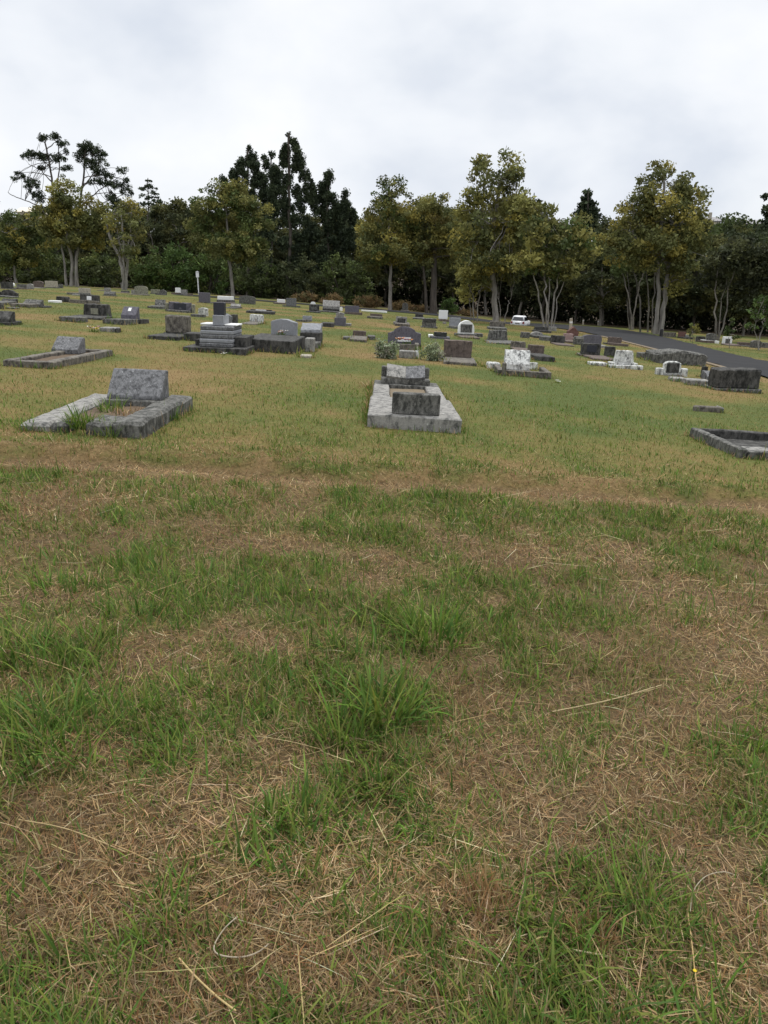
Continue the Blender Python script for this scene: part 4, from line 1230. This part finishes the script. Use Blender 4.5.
def build_graves():
    g = grave
    near_left(); near_centre(); near_right(); near_left_second(); stepped()
    # ---- left part of the lawn, near to far
    g('dark desk stone cut off by the left edge of the photo, on a dark kerb', 1, 325, 15, 10, 'desk', 'dark', d=.4, base=(1.25, 3, .7, 'dark'))
    flat('thin grey marker slab lying in the grass beside a bunch of pink and yellow flowers', 107, 332, 15, .5, .12, 'concl', end=('dark', 3, 4))
    flowers('bunch of pink, white and yellow flowers lying on the grass by the thin marker slab', 94, 332, 11, ['petalp', 'petalw', 'petaly'], 4, n=18)
    g('rounded dark green grave marker with a pale wreath, long kerb on its left', 95, 318, 25, 13, 'trap', 'dark', d=.5, plaque=('olive', .3, .45, .5))
    flat('long dark kerb slab lying left of the rounded dark green marker', 70, 322, 22, .6, .16, 'conc', name='kerb_slab')
    g('dark desk stone with a lighter face and white spot on a dark kerb', 128, 323, 15, 12, 'desk', 'purple', d=.4, base=(1.75, 4, .8, 'dark'), plaque=('white', .2, .4, .65))
    g('squat brown pillar stone with a crust of pale lichen on top', 176, 336, 22, 17, 'rect', 'brownc', d=.55, base=(1.1, 3, .7, 'dark'), bev=.03)
    flat('strip of pale yellow lichened capping on the squat brown pillar stone', 176, 336, 22, .5, .02, 'olive') if False else None
    flat('dark kerb block right of the squat brown pillar stone', 192, 341, 17, .8, .2, 'dark', name='kerb_slab')
    g('wide grave wall with a dark blue plaque between two lichened end posts', 180, 312, 22, 9, 'rect', 'purple', d=.3, plaque=('polish', .55, .65, .58), side=('olive', 3.4, 8), slab=(.5, 1.1, .1, 'conc'))
    g('slanted plain grey stone left of the wall with the dark blue plaque', 160, 308, 10, 8, 'desk', 'conc', d=.3)
    g('pale headed stone with white flower spot, rightmost dark pair on the far left lawn', 89, 303, 18, 7, 'rect', 'dark', d=.3, plaque=('white', .25, .55, .55), base=(1.1, 1, .5, 'conc'))
    g('light grey slanted stone with darker side, alone on the far left lawn', 31, 307, 17, 6, 'desk', 'conc', d=.4, base=(1.5, 1.2, .8, 'dark'))
    g('low dark stone right of a white flat slab on the far left lawn', 62, 302, 13, 5, 'trap', 'dark', d=.4)
    flat('small white flat slab on the far left lawn', 53, 302.5, 10, .5, .1, 'white')
    g('low dark stone at the left edge, in the row behind the desk stone', 7, 304, 14, 5, 'desk', 'dark', d=.4)
    flat('small flat grey plaque in the grass near the left edge', 10, 309, 8, .5, .06, 'conc')
    g('big dark stone at the left edge with a white flower at its side', 8, 297, 17, 7, 'scallop', 'dark', d=.3)
    flowers('small white flower bunch beside the big dark stone at the left edge', 1, 297, 3.5, ['petalw'], 9, n=8)
    g('small dark stone cut off by the left edge, below the flat grey plaque row', 0, 309, 4, 4, 'rect', 'dark')
    # back row, left
    for px, by, w, h, k, m, lab in [
        (6, 289, 12, 6, 'rect', 'dark', 'dark stone first from the left in the farthest row'),
        (12, 286, 4, 3, 'round', 'white', 'tiny white stone behind the first dark stones of the farthest row'),
        (21, 289, 9, 4, 'rect', 'conc', 'low grey stone second from the left in the farthest row'),
        (30, 289, 6, 5, 'arch', 'concl', 'pale grey arched stone left of the dark brown one in the farthest row'),
        (38, 288, 10, 6, 'arch', 'brown', 'dark brown arched stone in the farthest row left of the wide beige stone'),
        (51, 288, 12, 6, 'rect', 'beige', 'wide low beige stone in the farthest row'),
        (60, 288, 5, 3.5, 'rect', 'conc', 'small grey stone between the wide beige stone and the three trunked tree'),
        (84, 295, 11, 6, 'rect', 'beige', 'beige block stone with a pale kerb, in front of the three trunked tree'),
        (109, 296, 11, 3.6, 'desk', 'conc', 'low light grey stone between the three trunked and the thin tree'),
        (107, 291, 7, 3, 'trap', 'concl', 'small pale stone behind the low light grey stone'),
        (125, 293, 8, 2.2, 'rect', 'conc', 'flat grey stone at the foot of the thin crowned tree'),
        (141, 295, 13, 8, 'arch', 'olive', 'rounded greenish stone just right of the thin crowned tree'),
        (155, 294, 9, 3.6, 'rect', 'olive', 'low lichened stone right of the rounded greenish stone'),
        (163, 295, 7, 5.5, 'gable', 'conc', 'small pointed grey stone in the farthest row'),
        (178, 294, 6, 6, 'trap', 'white', 'whitish stone with a dark notch beside it in the farthest row'),
        (184, 295, 6, 5, 'rect', 'concl', 'pale stone right of the whitish notched stone'),
        (190, 296, 5, 2.5, 'rect', 'brown', 'tiny brown stone just left of the sign post'),
        (133, 294, 3.5, 4, 'rect', 'concl', 'tiny pale stone left of the rounded greenish stone')]:
        g(lab, px, by, w, h, k, m, d=.25, base=(1.15, .8, .45, 'conc') if w > 8 else None)
    flat('pale kerb slab left of the beige block stone', 76, 295.5, 8, .4, .1, 'concl', name='kerb_slab')
    # around the monument
    g('grey two part upright stone directly behind the stepped monument', 224, 334, 14, 20, 'peak', 'desk', d=.25)
    g('dark upright block right of the two part stone behind the stepped monument', 233, 329, 6, 14, 'rect', 'dark', d=.35)
    g('narrow lichened white stone left of the monument tablet', 203, 316, 9, 8, 'peak', 'whitel', d=.25)
    flat('low white kerb left behind the stepped monument', 197, 317, 13, .5, .12, 'conc', name='kerb_slab')
    g('dark upright stone behind the monument tablet in the far rows', 204, 303, 11, 9, 'rect', 'purple', d=.25, base=(1.3, 1, .5, 'conc'))
    g('long white capped low tomb beside the stout trunk of the broad olive tree', 225, 303, 15, 3.5, 'rect', 'white', d=.8, base=(1.1, 3, 1.0, 'conc'))
    g('low pale stone right of the long white capped tomb', 235, 308, 10, 3, 'desk', 'concl', d=.3, base=(1.15, 1, .5, 'dark'))
    g('wide low grey stone in the farthest row right of the broad olive tree', 247, 304, 16, 8, 'arch', 'conc', d=.4)
    flowers('white round pot of flowers on the grass before the stepped monument', 224, 355, 5.5, ['petalw'], 19, n=16, name='flower_pot')
    g('whitish pink patched stone with a dark top right of the stepped monument', 256, 323, 13, 8, 'rect', 'whitel', d=.3)
    g('long dark low stone with a white slab laid on top', 261, 313, 21, 3.2, 'rect', 'dark', d=.5, plaque=('white', .5, .4, .8))
    g('small white stone shining bright at the wood edge behind the big grey headstone', 281, 304, 8, 4.5, 'rect', 'white', d=.2)
    g('grey stone on a wide slab right of the small bright white stone', 291, 307, 10, 7, 'rect', 'desk', d=.25, base=(1.7, 1.5, .9, 'conc'))
    t = g('big plain light grey headstone on a broad dark plinth', 283, 347, 26, 20, 'peak', 'grey', d=.22, base=(1.2, 7, .5, 'dark'), slab=(2.1, 1.22, .34, 'dark'))
    flowers('orange and white flowers at the foot of the big plain grey headstone', 282, 346, 11, ['petalo', 'petalw'], 22, n=14, Y=hit(283, 347).y - .16, z=hit(283, 347).z + .335)
    g('light grey desk stone on dark legs, right behind the big plain grey headstone', 310, 346, 20, 9, 'desk', 'grey', d=.4, base=(1.0, 13, .5, 'dark'))
    flat('pale broken kerb piece in front of the light grey desk stone', 309, 352, 9, .5, .35, 'concl', name='kerb_slab')
    flat('flat pale paving scrap in the grass right of the broad dark plinth', 305, 358, 11, .4, .06, 'beige')
    g('small light stone just behind the light grey desk stone', 307, 321, 9, 5, 'rect', 'grey', d=.2)
    g('white block on a purple grey plinth with a flat slab on its left', 340, 326, 8, 5, 'peak', 'concl', d=.25, base=(1.4, 8, .6, 'purple'))
    flat('flat dark slab left of the purple grey plinth', 327, 327, 12, 1.0, .18, 'dark')
    flat('small pale slab right of the purple grey plinth', 348, 326, 6, .5, .12, 'concl')
    g('dark square stone with a white top in the far middle rows', 314, 312, 10, 7, 'rect', 'dark', d=.3, plaque=('conc', .6, .4, .5))
    g('little white stone just behind the dark square stone', 313, 305, 5, 3.2, 'round', 'white', d=.2)
    g('wide pale topped dark stone in the far row left of the white kerb strip', 331, 312, 17, 8, 'desk', 'concl', d=.5, base=(1, 3, .6, 'dark'))
    g('tiny white stone between the wide pale topped stone and the broad grey one', 341, 311, 3, 4, 'round', 'white', d=.15)
    g('broad blue grey stone at the far left end of the white kerb strip', 352, 314, 14, 8, 'rect', 'purple', d=.3)
    flat('long white kerb strip along the far edge of the road in the middle', 374, 312, 26, .5, .14, 'white', name='kerb_slab')
    g('dark brick shaped stone on a low kerb, alone on the open grass', 359, 339, 13, 6, 'rect', 'brown', d=.3, base=(1.3, 1.8, .5, 'dark'))
    flat('low kerb slab right of the dark brick shaped stone', 371, 340, 8, .7, .14, 'conc', name='kerb_slab')
    flat('low kerb slab left of the dark brick shaped stone', 347, 340, 9, .7, .1, 'conc', name='kerb_slab')
    g('low dark brown stone below the white kerb strip', 376, 318, 12, 4, 'rect', 'brown', d=.3)
    g('small stone with a white edge around a dark panel, beyond the scalloped grave', 401, 325, 11, 8, 'rect', 'concl', d=.2, plaque=('dark', .7, .6, .5), side=('concl', 2.2, 3))
    g('grey upright stone in the dry bushes beyond the road', 405, 311, 6, 8, 'arch', 'conc', Y=None) if False else g('grey upright stone in the dry bushes beyond the road', 405, 311, 6, 8, 'arch', 'conc', d=.25)
    # ---- scalloped grave in the second row
    t = g('scalloped dark headstone with a white plaque above a bed of withered flowers', 404, 347, 33, 17, 'scallop', 'purple', d=.2, base=(1.03, 3, .4, 'dark'), kerb=(1.5, .95), kerbmat='brownc', plaque=('white', .4, .26, .26))
    p = hit(404, 347)
    flowers('withered red brown flowers in the bed of the scalloped grave', 405, 350, 15, ['petalo', 'petalp'], 31, n=16, Y=p.y - .35, z=p.z + .06)
    flat('pale concrete front slab of the scalloped grave bed', 407, 358.5, 16, .35, .2, 'concl')
    for px, py, lb in ((417, 358.5, 'white flower vase at the right front corner of the scalloped grave'), (393, 356, 'white flower vase at the left edge of the scalloped grave bed')):
        q = hit(px, py); tv = thing('vase', lb, 'vase', q)
        bm = bmesh.new(); prof = [(.04, 0), (.055, .08), (.04, .17), (.05, .22), (.035, .215), (.02, .1)]
        rings = [[bm.verts.new((r * math.cos(a), r * math.sin(a), z)) for a in np.linspace(0, 2 * PI, 12, endpoint=False)] for r, z in prof]
        for a, b in zip(rings, rings[1:]):
            for i in range(12): bm.faces.new((a[i], a[(i + 1) % 12], b[(i + 1) % 12], b[i]))
        bmobj('body', bm, M['white'], tv, True)
        rng = np.random.default_rng(px); m_ = 26
        S = blades(np.tile([[0, 0, .19]], (m_, 1)) + rng.normal(0, .015, (m_, 3)), rng.uniform(0, 6.3, m_), rng.uniform(.1, .2, m_), np.full(m_, .02), rng.uniform(.1, .7, m_), np.full(m_, .3), pal(rng, m_, GREENS + [(.6, .58, .5)]), 3)
        o = join_blades('stem', [S], M['grass']); o.parent = tv
    g('wide plain dark stone on a pale base right of the scalloped grave', 457, 360, 28, 17, 'rect', 'brown', d=.25, base=(1.2, 2.2, .5, 'conc'))
    g('black plaque stone on a flat purple slab behind the wide plain dark stone', 440, 339, 13, 4.5, 'rect', 'black', d=.12, base=(1.5, 2.2, .7, 'purple'))
    flat('small pale slab left of the black plaque stone', 431, 338, 5, .4, .14, 'white')
    g('dark topped grey stone in the row before the road, left of the white square sign', 429, 328, 14, 8, 'rect', 'conc', d=.3, base=(1.2, 1.2, .6, 'conc'), plaque=('dark', .9, .4, .75))
    g('dark stone with two tiny white spots before the road, left of the white square sign', 419, 319, 8, 4.5, 'rect', 'dark', d=.25)
    g('small white square sign on a grey block before the road', 443, 321, 9, 8.5, 'rect', 'paint', d=.1, base=(.6, 2, .2, 'conc'), name='sign_board')
    g('blue grey stone right of the white square sign', 455, 328, 11, 9, 'rect', 'grey', d=.25, base=(1.4, 1, .5, 'conc'))
    g('rounded stone with thick white lichen rim and grey face', 466, 337, 16, 13, 'round', 'white', d=.22, base=(1.3, 3, .55, 'conc'), plaque=('conc', .72, .6, .42))
    flat('low dark kerb slab right of the white rimmed rounded stone', 479, 337, 8, .6, .16, 'conc', name='kerb_slab')
    g('small pale stone just right of the white square sign base', 444.5, 324, 3.5, 2, 'rect', 'concl', d=.15)
    # ---- right of the middle
    g('grey brown upright stone at the foot of the tallest middle tree', 497, 329, 15, 7, 'rect', 'brownc', d=.3)
    g('grey wedge shaped stone in the row before the double white stone', 498, 342, 20, 10, 'trap', 'conc', d=.5, base=(1.15, 1.2, .7, 'concl'))
    g('brown pink block just behind the double white stone', 518, 350, 14, 8, 'rect', 'brownc', d=.3)
    t = g('white lichened double stone on a long kerb, a pillar on its left', 517, 374, 25, 19, 'desk', 'whitel', d=.34, base=(1.15, 3.5, .6, 'brownc'), kerb=(.65, 1.25), kerbmat='brownc', dx=.1, fill='tan')
    g('slim dark pillar stone leaning on the left of the double white stone', 504, 376, 4, 13, 'rect', 'brownc', d=.2, bev=.02)
    g('broken white lichened block lying left of the double white stone', 495, 369, 14, 6, 'trap', 'whitel', d=.4, bev=.03)
    g('small white block right behind the double white stone', 534, 370, 7, 7, 'rect', 'whitel', d=.25)
    flowers('little green and white flower bunch at the kerb corner of the double white stone', 557, 383, 6, ['petalw'], 41, n=12)
    g('dark plain block right behind the double white stone, a flat slab on its right', 536, 357, 15, 10, 'rect', 'brown', d=.35, base=(1.06, 1.5, .5, 'dark'))
    flat('flat pale slab right of the dark plain block', 548, 360, 9, .6, .12, 'conc')
    g('small low light stone left of the oval pale stone', 525, 338, 9, 5.5, 'rect', 'conc', d=.3)
    g('oval pale stone lying before the five stemmed tree', 537, 337, 12, 5, 'round', 'concl', d=.4)
    flat('low grey kerb between the oval pale stone and the dark green block', 548, 341, 12, .8, .2, 'conc', name='kerb_slab')
    g('dark low stone at the foot of the five stemmed tree', 541, 332, 15, 5, 'trap', 'dark', d=.4)
    g('pale low stone right of the five stemmed tree foot', 553, 331, 8, 4, 'trap', 'concl', d=.3)
    g('dark green square block left of the pink stone', 558, 344, 13, 8, 'rect', 'dark', d=.4)
    g('pink granite block right of the dark green square block', 568, 342, 9, 8, 'rect', 'pink', d=.35)
    g('red brown gabled stone rising behind the pink granite block', 572.5, 339, 11, 12, 'gable', 'red', d=.3)
    g('pale topped grey stone right of the pink granite block', 579, 345, 10, 8, 'trap', 'conc', d=.4, plaque=('concl', .8, .25, .85))
    g('dark rounded stone standing behind the square dark stone near the road', 592, 344, 19, 9, 'arch', 'purple', d=.3)
    g('square dark stone with pale side edges, in front of the dark rounded stone', 591, 357, 18, 11, 'rect', 'dark', d=.35, base=(1.15, 2, .8, 'brownc'), plaque=('polish', .55, .6, .55))
    flat('flat white slab right of the dark rounded stone', 602, 348, 8, .6, .12, 'concl')
    g('dark block behind the left side of the white lichened step grave', 610, 357, 9, 10, 'rect', 'dark', d=.35)
    g('brown stone on a dark slab before the road, behind the white step grave', 615, 345, 13, 6, 'rect', 'brown', d=.3, base=(1.4, 1.6, .7, 'dark'))
    g('white lichened stone on two rough white steps', 624, 368, 19, 12, 'trap', 'whitel', d=.25, base=(1.35, 5, .55, 'whitel'), slab=(.3, 1.0, .1, 'whitel'))
    flat('white broken slab left of the white step grave', 599, 366, 16, .5, .1, 'whitel')
    flat('low grey kerb left of the long mounded tomb beside the road', 650, 359, 20, .5, .22, 'conc', name='kerb_slab')
    g('long low mounded grey tomb beside the road', 682, 365, 50, 13, 'arch', 'conc', d=1.4, bev=.05)
    g('white framed headstone with a dark panel and broken white blocks beside it', 672.5, 376, 17, 13, 'arch', 'whitel', d=.16, plaque=('dark', .74, .74, .5), side=('whitel', 6.5, 6), base=(1.1, 1.5, .4, 'concl'))
    flat('tumbled pale slabs in front of the white framed headstone', 680, 382, 14, .4, .1, 'concl')
    flat('long pale broken kerb running right from the white framed headstone', 699, 386, 22, .5, .14, 'concl', name='kerb_slab', turn=-.12)
    g('slim dark post stone right of the long mounded tomb', 704.5, 378, 4, 11, 'rect', 'dark', d=.2)
    g('fallen pale grey desk slab left behind the big black block', 717, 381, 18, 8, 'desk', 'desk', d=.5)
    g('big blackened block stone near the right edge, pale base', 738, 392, 44, 19, 'rect', 'dark', d=.5, base=(1.04, 3, .7, 'conc'), bev=.03)
    flat('lone short piece of grey kerb in the grass above the right kerbed grave', 708, 412, 27, .12, .1, 'brownc', name='kerb_slab', end=('concl', 3, 5))
    # ---- beyond the road on the right
    g('grey headstone with a long white slab beyond the road', 711, 343, 10, 7, 'arch', 'conc', d=.2, base=(1.6, 2.5, .5, 'white'))
    g('white stone with a dark panel, bright beyond the road behind the drooping sapling', 727, 345, 9, 8, 'rect', 'white', d=.2, plaque=('conc', .5, .6, .45))
    g('dark low stone right of the sapling tied to a stake', 701, 342, 9, 5.5, 'trap', 'dark', d=.3)
    g('red brown stone beyond the road left of the staked sapling', 682, 338, 7, 6, 'rect', 'red', d=.25)
    g('long low brown stone right of the twin trunks', 669, 337, 14, 4.5, 'rect', 'brownc', d=.3)
    g('small pale stone right of the red brown stone beyond the road', 688, 338.5, 5, 3.5, 'rect', 'concl', d=.2)
    g('rounded grey stone behind the young tree at the right edge', 756, 348, 10, 7.5, 'arch', 'conc', d=.25)
    g('low dark stone left of the rounded grey stone at the right edge', 744, 346, 13, 3.5, 'trap', 'brown', d=.3)
    g('low grey stone cut off by the right edge beyond the road', 766, 348, 8, 5, 'rect', 'conc', d=.25)

# ================================================================== street furniture, car
def build_furniture():
    # white post with a box shaped sign on top
    p = at(199, 297, 84); p.z = Gs(p.x, p.y); mp = depth(p.y, p.z) / F
    t = thing('sign_post', 'thin white post with a small box shaped sign on top at the lawn edge', 'sign post', p)
    V, q = tubes([(curve((0, 0, -.2), (0, 0, 19 * mp), 0, 4), np.full(4, .06))], 8); npmesh('post', V, [q], M['paint'], t, smooth=True)
    bm = bmesh.new(); box(bm, -.16, .16, -.1, .1, 17.5 * mp, 22.5 * mp, .02); prism(bm, [(-.19, 22.5 * mp), (.19, 22.5 * mp), (0, 23.6 * mp)], -.15, .15, 'Y', 0); bmobj('sign_box', bm, M['paint'], t)
    # timber bollards along the road
    for i, (px, py, h, Y, lb) in enumerate([(570.5, 329, 10, 58, 'pale timber bollard, tallest and leftmost of the three by the road bend'), (583, 325, 6, 88, 'pale timber bollard, middle one of the three by the road bend'), (598, 326, 6.5, 88, 'pale timber bollard, rightmost of the three by the road bend')]):
        p = at(px, py, Y); p.z = Gs(p.x, p.y); mp = depth(p.y, p.z) / F
        t = thing('bollard', lb, 'bollard', p, group='timber bollards by the road')
        bm = bmesh.new(); s = .08 if i else .10; H = Vector(at(px, py - h, Y)).z - p.z if i else h * mp + .2
        H = max(H, .6)
        prism(bm, [(-s, -.2), (s, -.2), (s, H - .06), (s * .6, H), (-s * .6, H), (-s, H - .06)], -s, s, 'Y', .015); bmobj('post', bm, M['post'], t)
        bm = bmesh.new(); box(bm, -s - .006, s + .006, -s - .006, s + .006, H * .62, H * .76, .004); bmobj('band', bm, M['paint'], t)
    p = hit(661, 337); mp = depth(p.y, p.z) / F
    t = thing('bollard', 'black bollard in front of the twin trunks on the right', 'bollard', p)
    bm = bmesh.new(); prism(bm, [(-.11, -.2), (.11, -.2), (.11, .58), (.07, .64), (-.07, .64), (-.11, .58)], -.11, .11, 'Y', .02); bmobj('post', bm, M['black'], t)

def wheel(x, y, par):
    for nm, r0, r1, hw, mt in (('wheel', .30, .30, .09, 'tyre'), ):
        bm = bmesh.new()
        an = np.linspace(0, 2 * PI, 20, endpoint=False)
        prism(bm, [(y + r0 * math.cos(a), .30 + r0 * math.sin(a)) for a in an], x - hw, x + hw, 'X', .025); w = bmobj(nm, bm, M[mt], par)
        bm = bmesh.new(); s = 1 if x > 0 else -1
        prism(bm, [(y + .18 * math.cos(a), .30 + .18 * math.sin(a)) for a in an], x + s * hw - .02, x + s * (hw + .012), 'X', 0); bmobj('rim', bm, M['grey'], w)

def car(label, px, Y, yaw, width=1.62):
    p = at(px, 325, Y); p.z = Gs(p.x, p.y) + .02
    t = thing('parked_car', label, 'car', p, (0, math.atan(TILT) * .6, yaw))
    w = width / 2
    # rear at y=0, length runs +y
    def loft(rings, name, mat, par):
        bm = bmesh.new(); R = [[bm.verts.new(v) for v in r] for r in rings]
        for a, b in zip(R, R[1:]):
            for i in range(len(a)): bm.faces.new((a[i], a[(i + 1) % len(a)], b[(i + 1) % len(a)], b[i]))
        bm.faces.new(R[0][::-1]); bm.faces.new(R[-1])
        bmesh.ops.recalc_face_normals(bm, faces=bm.faces)
        bmesh.ops.bevel(bm, geom=[e for e in bm.edges if e.calc_face_angle(0) > .35], offset=.04, segments=2, affect='EDGES')
        return bmobj(name, bm, M[mat], par, True)
    def ring(z, hw, y0, y1): return [(-hw, y0, z), (hw, y0, z), (hw, y1, z), (-hw, y1, z)]
    loft([ring(.24, w * .94, .06, 3.7), ring(.45, w, 0, 3.8), ring(.78, w, .03, 3.72), ring(.88, w * .95, .08, 3.55)], 'body', 'paint', t)
    loft([ring(.86, w * .93, .12, 2.75), ring(1.32, w * .76, .34, 1.95), ring(1.41, w * .68, .45, 1.8)], 'cabin', 'paint', t)
    def pane(name, pts):
        bm = bmesh.new(); f = bm.faces.new([bm.verts.new(v) for v in pts]); n = f.normal.copy(); f.normal_update(); n = f.normal
        r = bmesh.ops.extrude_face_region(bm, geom=[f])
        for v in r['geom']:
            if isinstance(v, bmesh.types.BMVert): v.co += n * .02
        bmobj(name, bm, M['glass'], t)
    pane('rear_window', [(-w * .76, .145, .95), (w * .76, .145, .95), (w * .64, .315, 1.29), (-w * .64, .315, 1.29)])
    pane('windscreen', [(w * .76, 2.68, .93), (-w * .76, 2.68, .93), (-w * .66, 2.0, 1.30), (w * .66, 2.0, 1.30)])
    for s in (-1, 1):
        o = [(s * w * .925, .45, .93), (s * w * .925, 2.5, .93), (s * w * .785, 1.95, 1.28), (s * w * .785, .55, 1.28)]
        pane('side_window', o[::-1] if s < 0 else o)
        bm = bmesh.new(); c = s * w * .84; box(bm, c - .09, c + .09, -.012, .08, .62, .84, .01); bmobj('tail_light', bm, M['redlamp'], t)
        bm = bmesh.new(); c = s * w * .75; box(bm, c - .14, c + .14, 3.70, 3.79, .58, .72, .01); bmobj('headlight', bm, M['grey'], t)
        wheel(s * (w - .10), .62, t); wheel(s * (w - .10), 3.05, t)
    bm = bmesh.new(); box(bm, -w * .98, w * .98, -.05, .06, .34, .50, .02); bmobj('bumper', bm, M['grey'], t)
    bm = bmesh.new(); box(bm, -.24, .24, -.012, .05, .58, .70, .005); bmobj('number_plate', bm, M['concl'], t)

def build_near_details():
    for i, (px, py, n, h, r, w, lb) in enumerate([
        (385, 716, 120, .19, .13, .012, 'largest clump of broad green grass blades, in the middle foreground'),
        (432, 640, 130, .17, .15, .011, 'tall green grass clump above and right of the largest clump'),
        (345, 742, 70, .15, .10, .008, 'green grass clump just left of the largest clump'),
        (292, 818, 70, .10, .08, .007, 'small dark green grass clump beside the bare straw patch'),
        (60, 735, 150, .15, .20, .008, 'wide lush green grass clump near the left edge'),
        (20, 660, 120, .15, .18, .008, 'green grass clump cut off by the left edge'),
        (90, 660, 90, .12, .14, .008, 'low green grass clump between the left edge and the dry patch'),
        (60, 590, 80, .12, .14, .008, 'distant green grass clump at left, near a dry patch'),
        (748, 552, 90, .10, .16, .009, 'dark green grass clump by the right edge'),
        (160, 925, 60, .09, .08, .006, 'small upright green clump left of the curled dry leaf')]):
        clump('grass_clump', lb, px, py, n, h, r, w, seed=i, lean=.42, group='taller grass clumps in the foreground')
    for i, (px, py, n, h, r) in enumerate([(487, 905, 130, .085, .07), (590, 940, 110, .075, .06)]):
        clump('dry_clump', ['left one of two reddish brown dry grass tufts at bottom right', 'right one of two reddish brown dry grass tufts at bottom right'][i], px, py, n, h, r, .0035, cols=[(.27, .155, .07), (.33, .22, .11), (.2, .115, .05)], seed=30 + i, lean=.22, group='dry reddish tufts')
    # curled dry leaf, lone long straws, yellow flowers
    def strip(name, label, pts, w, col, cat):
        b = hit(*pts[0]); t = thing(name, label, cat, b)
        P = np.array([np.array(hit(*q)) - np.array(b) for q in resample(pts, 6)[::8]]); P[:, 2] += .03
        V, q = tubes([(P, np.full(len(P), w))], 5)
        npmesh('blade', V, [q], M['grass'], t, tint=np.tile(np.array(col), (len(V), 1)))
    strip('dry_leaf', 'pale curled dry leaf blade at the bottom left', [(238, 926), (225, 938), (215, 955), (219, 964), (240, 967), (258, 962), (272, 951)], .0019, (.44, .38, .28), 'leaf')
    strip('straw_stalk', 'thick golden straw stalk slanting down at the bottom edge', [(180, 968), (200, 990), (222, 1010), (238, 1022)], .0024, (.55, .42, .2), 'straw')
    strip('straw_stalk', 'long golden straw stalk standing toward the bottom right edge', [(686, 918), (690, 948), (694, 985), (700, 1020)], .0020, (.50, .36, .17), 'straw')
    strip('straw_stalk', 'thin grey straw bowed in a wide arch at the bottom right', [(689, 920), (692, 900), (704, 885), (722, 880), (735, 884)], .0014, (.42, .37, .27), 'straw')
    strip('straw_stalk', 'pale long straw lying across the dry patch at left centre', [(20, 828), (70, 838), (130, 862)], .0017, (.5, .38, .2), 'straw')
    strip('straw_stalk', 'straw stalk leaning up right in the bare straw patch', [(244, 855), (262, 838), (278, 818)], .0018, (.52, .41, .22), 'straw')
    strip('straw_stalk', 'pale straw lying flat in the dry grass at right', [(552, 718), (610, 706), (664, 690)], .0024, (.52, .42, .24), 'straw')
    strip('straw_stalk', 'short thick pale straw lying near the bottom right tufts', [(566, 958), (588, 962), (608, 966)], .0026, (.55, .46, .28), 'straw')
    for px, py, lb in ((309, 600, 'tiny yellow flower in the grass left of the middle'), (690, 989, 'tiny yellow flower beside the golden straw at the bottom right')):
        b = hit(px, py); t = thing('wild_flower', lb, 'flower', b)
        V, q = tubes([(curve((0, 0, 0), (.005, 0, .055), 0, 4), np.full(4, .0016))], 5); npmesh('stem', V, [q], M['grass'], t, tint=np.tile([[.08, .13, .03]], (len(V), 1)))
        bm = bmesh.new()
        for k in range(9):
            a = k * 2 * PI / 9; r = .009 if py < 800 else .006
            vs = [(0, 0, .055), (r * .6 * math.cos(a - .3), r * .6 * math.sin(a - .3), .059), (r * math.cos(a), r * math.sin(a), .06), (r * .6 * math.cos(a + .3), r * .6 * math.sin(a + .3), .059)]
            bm.faces.new([bm.verts.new((x + .005, y, z)) for x, y, z in vs])
        bmobj('petals', bm, M['petaly'], t)

def build_camera():
    c = bpy.data.cameras.new('camera'); o = bpy.data.objects.new('camera', c); COL.objects.link(o)
    c.sensor_fit = 'AUTO'; c.sensor_width = 36; c.lens = 36 * F / 1024
    c.clip_start = .05; c.clip_end = 2000
    o.location = (0, 0, CAMZ); o.rotation_euler = (PI / 2 - PITCH, 0, 0)
    SC.camera = o

build_camera(); build_world(); build_sun()
build_ground(); build_road()
build_graves(); build_furniture()
car('small white car parked at the road bend beside the tallest middle tree', 517, 80, -.35, 1.5)
build_front_trees(); build_pines(); build_wood(); build_shrubs(); build_houses()
build_grass(); build_near_details()

SC.view_settings.view_transform = 'Standard'; SC.view_settings.look = 'None'
SC.view_settings.exposure = .45; SC.view_settings.gamma = 1
SC.cycles.max_bounces = 4; SC.cycles.diffuse_bounces = 3; SC.cycles.transparent_max_bounces = 4
